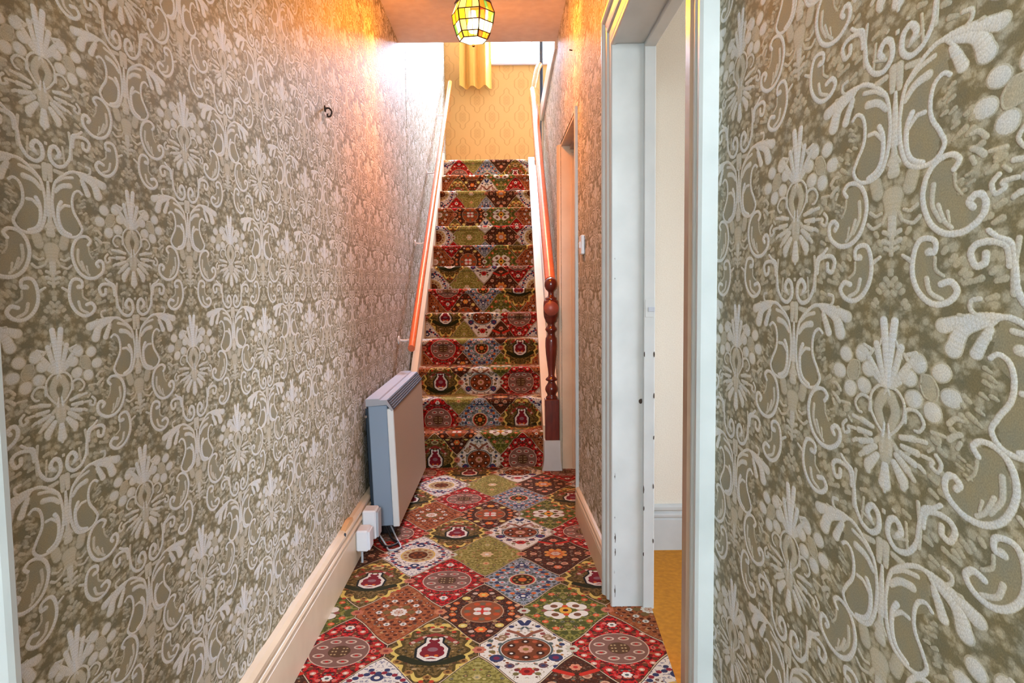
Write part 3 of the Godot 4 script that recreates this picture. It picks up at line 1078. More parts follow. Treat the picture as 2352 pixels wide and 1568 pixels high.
# architrave section: distance from the opening, thickness off the wall
func casing() -> PackedVector2Array:
	return pv([0.0, 0.0, 0.0, 0.010, 0.006, 0.014, 0.016, 0.014, 0.022, 0.010, 0.030, 0.012, 0.058, 0.013, 0.064, 0.020, 0.072, 0.022, 0.078, 0.018, 0.100, 0.022, 0.106, 0.029, 0.114, 0.033, 0.124, 0.033, 0.132, 0.028, 0.132, 0.0])

func chip(parent: Node, at: Vector3, w: float, h: float, face: Vector3) -> void:
	var st := begin()
	var u := Vector3.UP.cross(face).normalized()
	var n := 7
	var ring := []
	for k in n:
		var a := TAU * k / n
		var r := rng.randf_range(0.7, 1.25)
		ring.append(at + u * cos(a) * w * r + Vector3.UP * sin(a) * h * r)
	for k in n:
		tri(st, at + face * 0.0012, ring[k] + face * 0.0006, ring[(k + 1) % n] + face * 0.0006, face)
		tri(st, ring[k] + face * 0.0006, ring[(k + 1) % n] + face * 0.0006, ring[k] - face * 0.002, (ring[k] - at))
		tri(st, ring[(k + 1) % n] + face * 0.0006, ring[k] - face * 0.002, ring[(k + 1) % n] - face * 0.002, (ring[k] - at))
	build("paint_chip", st, M.bare_chip, parent)

func doors() -> void:
	# --- the open doorway on the right
	var d := frame_node("door_1", "open doorway with chipped white lining and moulded architrave on the right", "doorway")
	var st := begin()
	box(st, Vector3(0.371, -0.01, -2.645), Vector3(0.519, 2.012, -2.62), 0.002)
	build("far_lining", st, M.white_gloss, d)
	st = begin()
	box(st, Vector3(0.371, -0.01, -1.484), Vector3(0.519, 2.012, -1.459), 0.002)
	build("near_lining", st, M.white_gloss, d)
	st = begin()
	box(st, Vector3(0.371, 2.012, -2.645), Vector3(0.519, 2.034, -1.459), 0.002)
	build("head_lining", st, M.white_gloss, d)
	st = begin()
	box(st, Vector3(0.478, -0.01, -2.62), Vector3(0.519, 2.0, -2.607), 0.003)
	box(st, Vector3(0.478, -0.01, -1.497), Vector3(0.519, 2.0, -1.484), 0.003)
	box(st, Vector3(0.478, 1.998, -2.62), Vector3(0.519, 2.012, -1.484), 0.003)
	build("door_stop", st, M.white_gloss, d)
	# architraves: far side, near side, head
	var sec := casing()
	var X := Vector3(1, 0, 0)
	st = begin()
	loft(st, sec, Transform3D(Basis(Vector3(0, 0, -1), -X, Vector3.UP), Vector3(0.378, -0.0, -2.618)), Transform3D(Basis(Vector3(0, 1, -1), -X, Vector3.UP), Vector3(0.378, 2.006, -2.618)))
	tag(build("architrave", st, M.white_gloss, d), "far upright of the architrave")
	st = begin()
	loft(st, sec, Transform3D(Basis(Vector3(0, 0, 1), -X, Vector3.UP), Vector3(0.37, -0.0, -1.440)), Transform3D(Basis(Vector3(0, 1, 1), -X, Vector3.UP), Vector3(0.37, 2.006, -1.440)))
	tag(build("architrave", st, M.white_gloss, d), "near upright of the architrave")
	st = begin()
	var uy := Vector3.UP
	loft(st, sec, Transform3D(Basis(Vector3(0, 1, -1), -X, Vector3(0, 0, 1)), Vector3(0.378, 2.006, -2.618)), Transform3D(Basis(Vector3(0, 1, 1), -X, Vector3(0, 0, 1)), Vector3(0.37, 2.006, -1.440)))
	tag(build("architrave", st, M.white_gloss, d), "head of the architrave")
	st = begin()
	box(st, Vector3(0.352, 0.0, -1.486), Vector3(0.376, 2.006, -1.440), 0.006)
	tag(build("edge_bead", st, M.tan_gloss, d), "glossy tan bead along the near edge")
	st = begin()
	box(st, Vector3(0.484, 1.062, -2.6085), Vector3(0.512, 1.125, -2.6055), 0.001)
	tag(build("strike_plate", st, M.white_gloss, d), "painted latch plate")
	st = begin()
	box(st, Vector3(0.494, 1.082, -2.6065), Vector3(0.517, 1.098, -2.6025), 0.002)
	tag(build("latch", st, M.grey_plastic, d), "small latch tongue")
	for q in [[0.374, 0.26, 0.004, 0.022], [0.375, 0.205, 0.003, 0.014], [0.374, 0.335, 0.002, 0.007], [0.374, 0.485, 0.003, 0.014], [0.373, 0.13, 0.002, 0.02], [0.374, 0.06, 0.004, 0.03], [0.374, 1.27, 0.002, 0.006], [0.374, 1.2, 0.002, 0.007]]:
		chip(d, Vector3(q[0] + 0.003, q[1], -2.619), q[2], q[3], Vector3(0, 0, 1))
	for q in [[0.480, 0.44, 0.002, 0.014], [0.481, 0.37, 0.002, 0.008], [0.480, 0.2, 0.002, 0.008], [0.516, 0.63, 0.002, 0.008], [0.515, 0.45, 0.002, 0.01], [0.516, 0.78, 0.002, 0.01], [0.515, 0.25, 0.002, 0.01], [0.516, 0.93, 0.002, 0.01], [0.481, 0.93, 0.002, 0.012]]:
		chip(d, Vector3(q[0], q[1], -2.606), q[2], q[3], Vector3(0, 0, 1))
	chip(d, Vector3(0.470, 0.76, -2.619), 0.007, 0.009, Vector3(0, 0, 1))
	# --- the far passage doorway
	d = frame_node("door_2", "far passage doorway between the light switch and the newel post", "doorway")
	st = begin()
	plan(st, pv([0.335, -4.685, 0.335, -4.66, 0.46, -4.66, 0.46, -4.685]), -0.01, 2.05)
	build("far_lining", st, M.cream_gloss, d)
	st = begin()
	box(st, Vector3(0.398, -0.01, -4.66), Vector3(0.46, 2.0, -4.648), 0.003)
	build("door_stop", st, M.cream_gloss, d)
	st = begin()
	var x0 := right_x(-3.68)
	plan(st, pv([x0 + 0.002, -3.68, 0.336, -4.685, 0.46, -4.685, 0.52, -3.68]), 2.04, 2.062)
	build("head_lining", st, M.tan_gloss, d)
	st = begin()
	plan(st, pv([0.40, -3.70, 0.39, -4.66, 0.43, -4.66, 0.44, -3.70]), 2.02, 2.04)
	build("head_stop", st, M.tan_gloss, d)
	st = begin()
	box(st, Vector3(x0 - 0.016, 0.0, -3.705), Vector3(x0 + 0.17, 2.055, -3.678), 0.003)
	tag(build("near_lining", st, M.white_gloss, d), "white end lining of the papered wall")
	st = begin()
	loft(st, pv([0, 0, 0, 0.012, 0.012, 0.02, 0.03, 0.016, 0.05, 0.022, 0.066, 0.018, 0.07, 0.0]), Transform3D(Basis(Vector3(0, 0, -1), -X, Vector3.UP), Vector3(0.333, 0, -4.668)), Transform3D(Basis(Vector3(0, 0, -1), -X, Vector3.UP), Vector3(0.333, 2.05, -4.668)))
	build("architrave", st, M.cream_gloss, d)
	# --- the white doorway whose edge shows at the left of the photo
	d = frame_node("door_3", "white painted door frame at the photo's left edge", "doorway")
	st = begin()
	var lx := left_x(-0.9)
	loft(st, sec, Transform3D(Basis(Vector3(0, 0, -1), X, Vector3.UP), Vector3(lx, 0, -0.80)), Transform3D(Basis(Vector3(0, 0, -1), X, Vector3.UP), Vector3(lx, 2.05, -0.80)))
	build("architrave", st, M.white_gloss, d)
	st = begin()
	box(st, Vector3(lx - 0.01, 0.0, -0.80), Vector3(lx + 0.008, 2.0, -0.05), 0.003)
	for q in [[0.15, 0.85], [1.0, 1.85]]:
		box(st, Vector3(lx + 0.008, q[0], -0.70), Vector3(lx + 0.014, q[1], -0.15), 0.005)
	build("door_leaf", st, M.white_gloss, d)

func skirtings() -> void:
	# section: off the wall, up
	var sec := pv([0, 0, 0.018, 0, 0.018, 0.136, 0.011, 0.142, 0.011, 0.147, 0.019, 0.151, 0.020, 0.160, 0.017, 0.166, 0.009, 0.170, 0.009, 0.176, 0.018, 0.182, 0.018, 0.194, 0.011, 0.204, 0, 0.206])
	var thick := PackedVector2Array()
	for p2 in sec:
		thick.append(Vector2(p2.x * 1.55, p2.y))
	var X := Vector3(1, 0, 0)
	var st := begin()
	var z0 := -0.935
	var z1 := -4.64
	loft(st, thick, Transform3D(Basis(X, Vector3.UP, Vector3(0, 0, -1)), Vector3(left_x(z0) - 0.001, 0, z0)), Transform3D(Basis(X, Vector3.UP, Vector3(0, 0, -1)), Vector3(left_x(z1) - 0.001, 0, z1)))
	struct("baseboard_left", st, M.cream_gloss, "moulded cream skirting along the foot of the left wall", "skirting")
	st = begin()
	loft(st, sec, Transform3D(Basis(-X, Vector3.UP * 0.75, Vector3(0, 0, -1)), Vector3(right_x(-2.75) + 0.001, 0, -2.748)), Transform3D(Basis(-X, Vector3.UP * 0.75, Vector3(0, 0, -1)), Vector3(right_x(-3.68) + 0.001, 0, -3.682)))
	struct("baseboard_right", st, M.cream_gloss, "short cream skirting between the two right doorways", "skirting")
	st = begin()
	loft(st, sec, Transform3D(Basis(-X, Vector3.UP, Vector3(0, 0, -1)), Vector3(0.371, 0, 1.69)), Transform3D(Basis(-X, Vector3.UP, Vector3(0, 0, -1)), Vector3(0.371, 0, -1.31)))
	struct("baseboard_near", st, M.cream_gloss, "skirting of the near right wall, below the photo", "skirting")
	st = begin()
	loft(st, sec, Transform3D(Basis(Vector3(0, 0, 1), Vector3.UP, X), Vector3(0.521, -0.004, -3.216)), Transform3D(Basis(Vector3(0, 0, 1), Vector3.UP, X), Vector3(3.1, -0.004, -3.216)))
	struct("baseboard_parlour", st, M.white_gloss, "bright white skirting of the room seen through the doorway", "skirting")
	# patch of torn paper and a hole above the sockets
	var p := thing("plaster_patch", "patch of bare orange plaster with a dark screw hole above the skirting by the sockets", "wall damage", Vector3(left_x(-2.95), 0.2, -2.95))
	st = begin()
	var c := Vector3.ZERO
	var ring := []
	for k in 11:
		var a := TAU * k / 11.0
		var r := rng.randf_range(0.75, 1.2)
		ring.append(Vector3(0.0015 + 0.02, sin(a) * 0.022 * r - 0.006, cos(a) * 0.09 * r - 0.02))
	for k in 11:
		tri(st, c + Vector3(0.023, -0.006, -0.02), ring[k], ring[(k + 1) % 11], Vector3(1, 0.3, 0))
		quad(st, ring[k], ring[(k + 1) % 11], ring[(k + 1) % 11] - Vector3(0.02, 0, 0), ring[k] - Vector3(0.02, 0, 0), ring[k] - Vector3(0.02, -0.006, -0.02))
	build("plaster", st, M.bare_plaster, p)
	st = begin()
	lathe(st, pv([0, 0, 0.008, 0.001, 0.009, 0.003, 0.006, 0.006, 0, 0.006]), Transform3D(Basis(Vector3(0, 1, 0), Vector3(1, 0, 0), Vector3(0, 0, 1)), Vector3(0.023, -0.004, 0.085)), 10)
	build("screw_head", st, M.dark_steel, p)

# ---------------------------------------------------------------- stairs
const GOING := 0.2392
const RISE := 0.1853
func nose(i: int) -> Vector2:
	return Vector2(-4.70 - GOING * (i - 1), 0.23 + RISE * (i - 1))

func stairs() -> void:
	var s := thing("staircase", "straight flight of thirteen steps between cream painted strings", "staircase")
	var c := thing("stair_carpet", "medallion patterned carpet running up the thirteen steps", "carpet")
	var xl := -0.645
	var xr := 0.218
	for i in range(1, 14):
		var n := nose(i)
		var below := n.y - (RISE if i > 1 else 0.23)
		var zr := n.x - 0.022
		var zn := zr - GOING
		var deep := zn - 0.03 if i < 13 else -8.398
		var st := begin()
		side(st, pv([zr - 0.006, below - (0.0 if i == 1 else 0.03), zr - 0.006, n.y - 0.040, n.x - 0.014, n.y - 0.026, n.x - 0.018, n.y - 0.010, deep, n.y - 0.008, deep, below - (0.0 if i == 1 else 0.03)]), xl, xr)
		build("step", st, M.stair_wood, s)
		# carpet: riser, rounded nosing, tread
		var prof := [Vector2(zr, below), Vector2(zr, n.y - 0.055), Vector2(zr + 0.004, n.y - 0.045)]
		for k in 7:
			var a := -PI / 2 + PI * k / 6.0
			prof.append(Vector2(n.x - 0.021 + 0.021 * cos(a), n.y - 0.021 + 0.021 * sin(a)))
		var end := zn if i < 13 else -8.395
		prof.append(Vector2(zr - 0.06, n.y))
		prof.append(Vector2(end, n.y))
		st = begin()
		st.set_smooth_group(1)
		var run := 0.0 if i == 1 else 0.235 + (i - 2) * RISE + (i - 1) * GOING
		for k in prof.size() - 1:
			var p: Vector2 = prof[k]
			var q: Vector2 = prof[k + 1]
			var e := q - p
			var f := func(v: Vector3, _h: Vector3) -> Vector2:
				var l := run + minf(Vector2(v.z, v.y).distance_to(p), e.length())
				return Vector2((v.x + 0.49) / 0.855, -(l - 0.05) / (4.0 * 0.232))
			quad(st, Vector3(xl, p.y, p.x), Vector3(xr, p.y, p.x), Vector3(xr, q.y, q.x), Vector3(xl, q.y, q.x), Vector3(0, -e.x, e.y), f)
			run += e.length()
		# the carpet's cut edges
		st.set_smooth_group(-1)
		build("carpeted_step", st, M.medallion_carpet, c)
	# strings
	var a := nose(1)
	var b := nose(13)
	var st := begin()
	side(st, pv([-4.675, 0.0, -4.675, 0.27, b.x - 0.05, b.y + 0.075, b.x - 0.12, b.y + 0.075, b.x - 0.12, b.y - 0.3, -5.1, 0.0]), -0.688, -0.642)
	tag(build("string", st, M.cream_gloss, s), "left string against the wall")
	st = begin()
	side(st, pv([-4.70, 0.0, -4.70, 0.275, b.x - 0.02, b.y + 0.02, b.x - 0.06, b.y + 0.02, b.x - 0.06, b.y - 0.4, -5.2, 0.0]), 0.214, 0.274)
	tag(build("string", st, M.cream_gloss, s), "right string below the thick handrail")
	st = begin()
	side(st, pv([-4.74, 0.0, -4.74, 0.22, b.x - 0.02, b.y - 0.06, b.x - 0.06, b.y - 0.4, -5.2, 0.0]), 0.274, 0.331)
	build("string_filler", st, M.cream_gloss, s)
	# the landing's right hand end
	st = begin()
	box(st, Vector3(xr + 0.002, b.y - 0.2, -8.4), Vector3(1.4, b.y - 0.002, b.x - 0.06), 0.004)
	struct("floor_half_landing", st, M.brown_carpet, "half landing at the top of the stairs turning to the right", "floor")

func rails() -> void:
	# --- right handrail with its upward turn
	var r := thing("handrail", "thick orange varnished handrail rising from the dark newel post", "handrail")
	var st := begin()
	var p0 := Vector3(0.268, 1.205, -4.74)
	var p1 := Vector3(0.252, 3.03, -7.18)
	tube(st, [p0, p0.lerp(p1, 0.33), p0.lerp(p1, 0.66), p1], 0.034, 0.036, 22)
	build("rail", st, M.handrail_varnish, r)
	st = begin()
	tube(st, smooth_path([p1 - Vector3(0, 0.01, 0), p1 + Vector3(0.02, 0.09, -0.06), Vector3(0.305, 3.27, -7.34), Vector3(0.33, 3.33, -7.40)]), 0.026, 0.03, 16)
	tag(build("rail_turn", st, M.handrail_varnish, r), "short upper length turning towards the landing")
	st = begin()
	tube(st, [Vector3(0.345, 2.45, -7.42), Vector3(0.345, 3.6, -7.42)], 0.016)
	tag(build("upper_post", st, M.dark_steel, r), "thin dark post at the top of the rail")
	# --- left handrail on its brackets
	r = thing("handrail", "thin orange wall handrail on brackets beside the left wall", "handrail")
	p0 = Vector3(-0.600, 0.80, -4.50)
	p1 = Vector3(-0.600, 3.335, -8.02)
	st = begin()
	tube(st, [p0, p0.lerp(p1, 0.5), p1], 0.022, 0.027, 18)
	build("rail", st, M.handrail_varnish, r)
	for f in [0.04, 0.30, 0.56, 0.84]:
		var q: Vector3 = p0.lerp(p1, f)
		var wx := left_x(q.z) if q.z > -5.27 else -0.70
		st = begin()
		lathe(st, pv([0, 0, 0.026, 0.0, 0.028, 0.004, 0.018, 0.008, 0.008, 0.012, 0.0, 0.013]), Transform3D(Basis(Vector3(0, 1, 0), Vector3(1, 0, 0), Vector3(0, 0, -1)), Vector3(wx, q.y - 0.06, q.z)), 18)
		var rose := build("bracket", st, M.white_plastic, r)
		st = begin()
		tube(st, smooth_path([Vector3(wx + 0.008, q.y - 0.06, q.z), Vector3(wx + 0.05, q.y - 0.062, q.z), Vector3(q.x - 0.004, q.y - 0.045, q.z), Vector3(q.x, q.y - 0.022, q.z)]), 0.007, -1, 10)
		build("arm", st, M.white_plastic, rose)
	# --- newel
	var n := thing("newel_post", "turned dark mahogany newel post with ball top at the foot of the stairs", "newel post", Vector3(0.268, 0, -4.655))
	st = begin()
	front(st, pv([-0.066, 0, 0.062, 0, 0.058, 0.03, 0.052, 0.07, 0.051, 0.196, -0.052, 0.196, -0.052, 0.08, -0.058, 0.03]), -0.05, 0.05)
	tag(build("plinth", st, M.white_gloss, n), "white painted plinth block")
	st = begin()
	box(st, Vector3(-0.045, 0.194, -0.045), Vector3(0.045, 0.456, 0.045), 0.004)
	build("square_base", st, M.newel_varnish, n)
	st = begin()
	lathe(st, pv([0.036, 0.456, 0.037, 0.462, 0.037, 0.468, 0.027, 0.478, 0.030, 0.49, 0.039, 0.505, 0.042, 0.518, 0.039, 0.533, 0.030, 0.548, 0.023, 0.560, 0.022, 0.568, 0.036, 0.574, 0.039, 0.580, 0.034, 0.588, 0.022, 0.598, 0.020, 0.61, 0.023, 0.642, 0.029, 0.69, 0.035, 0.74, 0.038, 0.79, 0.038, 0.825, 0.036, 0.845, 0.030, 0.852, 0.025, 0.866, 0.025, 0.878, 0.035, 0.890, 0.039, 0.899, 0.035, 0.909, 0.025, 0.920, 0.023, 0.932, 0.030, 0.942, 0.036, 0.948, 0.038, 0.958, 0.044, 0.972]), Transform3D(), 32)
	build("turned_shaft", st, M.newel_varnish, n)
	st = begin()
	lathe(st, pv([0.0, 0.970, 0.044, 0.972, 0.047, 0.985, 0.049, 1.01, 0.049, 1.05, 0.047, 1.075, 0.043, 1.085, 0.0, 1.087]), Transform3D(), 32)
	var block := build("block", st, M.newel_varnish, n)
	st = begin()
	lathe(st, pv([0.0, 0.0, 0.046, 0.0, 0.046, 0.012, 0.043, 0.016, 0.0, 0.016]), Transform3D(Basis(Vector3(1, 0, 0), Vector3(0, 0, 1), Vector3(0, -1, 0)), Vector3(-0.002, 1.032, 0.036)), 32)
	tag(build("disc", st, M.newel_face, block), "flat reddish disc facing the hall")
	st = begin()
	lathe(st, pv([0.036, 1.086, 0.038, 1.094, 0.034, 1.100, 0.022, 1.106, 0.018, 1.120, 0.018, 1.134, 0.024, 1.142, 0.034, 1.152, 0.040, 1.168, 0.0415, 1.182, 0.040, 1.198, 0.034, 1.212, 0.022, 1.223, 0.010, 1.227, 0.0, 1.228]), Transform3D(), 32)
	build("ball_finial", st, M.newel_varnish, n)

# ---------------------------------------------------------------- the lantern
func glass(c: Color, e: float) -> StandardMaterial3D:
	var m := StandardMaterial3D.new()
	m.resource_name = "stained_glass"
	m.albedo_color = Color(c.r, c.g, c.b, 0.55)
	m.transparency = BaseMaterial3D.TRANSPARENCY_ALPHA
	m.roughness = 0.4
	m.emission_enabled = true
	m.emission = c
	m.emission_energy_multiplier = e
	return m

func lantern() -> void:
	var at := Vector3(-0.163, 0, -3.8)
	var t := thing("pendant_lantern", "lit hexagonal stained glass lantern hanging from the hall ceiling", "lamp", at)
	var levels := [[0.088, 2.585], [0.108, 2.535], [0.100, 2.485], [0.084, 2.435], [0.070, 2.408]]
	var hues := [glass(c8(255, 206, 20), 0.7), glass(c8(255, 130, 10), 0.6), glass(c8(255, 240, 180), 1.3), glass(c8(110, 190, 80), 0.4), glass(c8(230, 70, 30), 0.5), glass(c8(255, 200, 100), 0.9)]
	var dark := begin()
	for k in 6:
		var a0 := TAU * k / 6.0 + 0.18
		var a1 := TAU * (k + 1) / 6.0 + 0.18
		var rim := []
		for l in levels:
			rim.append(Vector3(cos(a0) * l[0], l[1], sin(a0) * l[0]))
		tube(dark, rim, 0.0042, -1, 6)
		for l in levels:
			tube(dark, [Vector3(cos(a0) * l[0], l[1], sin(a0) * l[0]), Vector3(cos(a1) * l[0], l[1], sin(a1) * l[0])], 0.003, -1, 6)
		for j in 4:
			var cuts := [0.0, rng.randf_range(0.26, 0.42), rng.randf_range(0.58, 0.74), 1.0]
			for m in 3:
				var out := Vector3(cos((a0 + a1) / 2), 0.1, sin((a0 + a1) / 2))
				var pt := func(f: float, lev: int) -> Vector3:
					return Vector3(cos(a0), 0, sin(a0)).lerp(Vector3(cos(a1), 0, sin(a1)), f) * levels[lev][0] + Vector3(0, levels[lev][1], 0)
				var q := [pt.call(cuts[m], j), pt.call(cuts[m + 1], j), pt.call(cuts[m + 1], j + 1), pt.call(cuts[m], j + 1)]
				var mid: Vector3 = (q[0] + q[1] + q[2] + q[3]) / 4.0
				var st := begin()
				var inner := []
				var outer := []
				for v in q:
					inner.append(v.lerp(mid, 0.05) - out * 0.002)
					outer.append(v.lerp(mid, 0.12) + out * 0.002)
				quad(st, outer[0], outer[1], outer[2], outer[3], out)
				quad(st, inner[0], inner[1], inner[2], inner[3], -out)
				for e in 4:
					quad(st, outer[e], outer[(e + 1) % 4], inner[(e + 1) % 4], inner[e], (q[e] + q[(e + 1) % 4]) / 2 - mid)
				if m > 0:
					tube(dark, [q[0], q[3]], 0.0018, -1, 5)
				build("glass_piece", st, hues[[0, 1, 2, 0, 5, 3, 1, 0, 4, 2, 5, 0][rng.randi() % 12]], t)
	var st := begin()
	for k in 6:
		var a0 := TAU * k / 6.0 + 0.18
		var a1 := TAU * (k + 1) / 6.0 + 0.18
		var p := Vector3(cos(a0) * 0.068, 2.406, sin(a0) * 0.068)
		var q := Vector3(cos(a1) * 0.068, 2.406, sin(a1) * 0.068)
		tri(st, Vector3(0, 2.386, 0), p, q, Vector3.DOWN)
		tri(st, Vector3(0, 2.389, 0), p + Vector3(0, 0.003, 0), q + Vector3(0, 0.003, 0), Vector3.UP)
		quad(st, p, q, q + Vector3(0, 0.003, 0), p + Vector3(0, 0.003, 0), p + q - Vector3(0, 4.8, 0))
	tag(build("bottom_pane", st, glass(c8(255, 246, 214), 0.9), t), "pale glass pane closing the bottom")
	build("lead_frame", dark, M.lead, t)
	st = begin()
	lathe(st, pv([0.0, 2.380, 0.006, 2.376, 0.009, 2.382, 0.005, 2.388, 0, 2.39]), Transform3D(), 12)
	build("finial", st, M.brass, t)
	st = begin()
	lathe(st, pv([0.088, 2.583, 0.094, 2.583, 0.092, 2.592, 0.060, 2.640, 0.026, 2.672, 0.012, 2.680, 0.010, 2.70, 0.0, 2.70]), Transform3D(), 6, false)
	tag(build("cap", st, M.cap_metal, t), "dark six-sided metal cap")
	st = begin()
	tube(st, [Vector3(0, 2.69, 0), Vector3(0, 2.76, 0)], 0.006)
	lathe(st, pv([0.0, 2.735, 0.02, 2.738, 0.05, 2.752, 0.055, 2.77, 0.0, 2.77]), Transform3D(), 24)
	build("ceiling_rose", st, M.cap_metal, t)
	# the bulb and its light
	st = begin()
	lathe(st, pv([0.0, 2.44, 0.018, 2.445, 0.029, 2.462, 0.030, 2.478, 0.022, 2.505, 0.014, 2.53, 0.013, 2.55, 0.0, 2.55]), Transform3D(), 18)
	var bm := mat("bulb_glow", c8(255, 244, 214), 0.4)
	bm.emission_enabled = true
	bm.emission = c8(255, 232, 180)
	bm.emission_energy_multiplier = 14.0
	build("bulb", st, bm, t)
	# the light that leaves each glowing face and the bottom
	for k in 7:
		var l := SpotLight3D.new()
		l.name = "lantern_light"
		l.light_color = Color(1.0, 0.56, 0.1)
		l.light_energy = 0.2 if k < 6 else 0.26
		l.light_size = 0.04
		l.spot_range = 12.0
		l.spot_attenuation = 2.0
		l.spot_angle = 72.0
		l.spot_angle_attenuation = 0.7
		l.shadow_enabled = true
		add_child(l, true)
		var ang := TAU * (k + 0.5) / 6.0 + 0.18
		var out := Vector3(cos(ang), -0.42, sin(ang)) if k < 6 else Vector3(0.001, -1, 0)
		var from := at + (Vector3(cos(ang) * 0.15, 2.485, sin(ang) * 0.15) if k < 6 else Vector3(0, 2.33, 0))
		l.look_at_from_position(from, from + out, Vector3.UP if k < 6 else Vector3.RIGHT)

# a plain pendant over the upper stairs, above what the camera can see
func stair_lamp() -> void:
	var at := Vector3(-0.2, 4.4, -6.1)
	var t := thing("stair_pendant", "warm paper-shaded pendant lamp high over the upper stairs", "lamp", at)
	var st := begin()
	lathe(st, pv([0.13, -0.10, 0.16, -0.06, 0.11, 0.10, 0.05, 0.13]), Transform3D(), 24)
	var sh := mat("lamp_shade", c8(240, 220, 180), 0.9)
	sh.backlight_enabled = true
	sh.backlight = Color(0.7, 0.55, 0.35)
	build("shade", st, sh, t)
	st = begin()
	tube(st, [Vector3(0, 0.03, 0), Vector3(0, 0.65, 0)], 0.004, -1, 8)
	build("flex", st, M.white_plastic, t)
	st = begin()
	lathe(st, pv([0.0, -0.06, 0.025, -0.045, 0.03, -0.02, 0.02, 0.01, 0.012, 0.04, 0.0, 0.04]), Transform3D(), 14)
	build("bulb", st, M.bulb_glow, t)
	var l := OmniLight3D.new()
	l.name = "stair_lamp_light"
	l.light_color = Color(1.0, 0.66, 0.34)
	l.light_energy = 1.3
	l.light_size = 0.02
	l.omni_range = 12.0
	l.omni_attenuation = 2.0
	l.shadow_enabled = true
	add_child(l)
	l.position = at + Vector3(0, -0.02, 0)

# ---------------------------------------------------------------- heater
func heater() -> void:
	var h := thing("storage_heater", "slim grey storage heater with beige front leaning against the left wall", "heater", Vector3(-0.60, 0, -3.95))
	h.rotation.z = deg_to_rad(1.9)
	h.position.x = -0.585
	var st := begin()
	box(st, Vector3(-0.055, 0.055, -0.555), Vector3(0.034, 0.63, 0.555), 0.004)
	tag(build("case", st, M.heater_blue, h), "blue-grey steel case")
	st = begin()
	box(st, Vector3(0.034, 0.052, -0.556), Vector3(0.062, 0.612, 0.548), 0.003)
	tag(build("front_panel", st, M.heater_front, h), "speckled beige front panel")
	st = begin()
	box(st, Vector3(0.033, 0.052, 0.548), Vector3(0.063, 0.612, 0.562), 0.003)
	tag(build("edge_strip", st, M.heater_white, h), "white edge strip")
	st = begin()
	front(st, pv([-0.062, 0.628, -0.062, 0.662, 0.0, 0.662, 0.004, 0.655, 0.034, 0.655, 0.064, 0.606, 0.055, 0.602, 0.034, 0.632]), -0.562, 0.566)
	var lid := build("lid", st, M.heater_lid, h)
	tag(lid, "light grey stepped lid")
	st = begin()
	front(st, pv([0.037, 0.653, 0.0655, 0.607, 0.064, 0.605, 0.034, 0.654]), -0.560, 0.558)
	tag(build("grille", st, M.heater_grille, lid), "dark sloping outlet grille")
	for k in 5:
		st = begin()
		var f := (k + 0.5) / 5.0
		box(st, Vector3(0.037 + 0.0285 * f - 0.0015, 0.653 - 0.046 * f - 0.001, -0.55), Vector3(0.037 + 0.0285 * f + 0.0025, 0.653 - 0.046 * f + 0.0025, 0.548), 0.001)
		build("grille_slat", st, M.heater_grille, lid)
	st = begin()
	box(st, Vector3(-0.074, 0.10, -0.53), Vector3(-0.055, 0.615, 0.53), 0.003)
	tag(build("back_plate", st, M.dark_steel, h), "dark back plate behind the case")
	for z in [-0.45, 0.45]:
		st = begin()
		box(st, Vector3(-0.06, 0.004, z - 0.06), Vector3(0.03, 0.056, z + 0.06), 0.004)
		build("foot", st, M.black_rubber, h)
	for y in [0.57, 0.615]:
		st = begin()
		box(st, Vector3(-0.076, y, 0.53), Vector3(-0.062, y + 0.012, 0.545), 0.002)
		build("bracket", st, M.chrome, h)

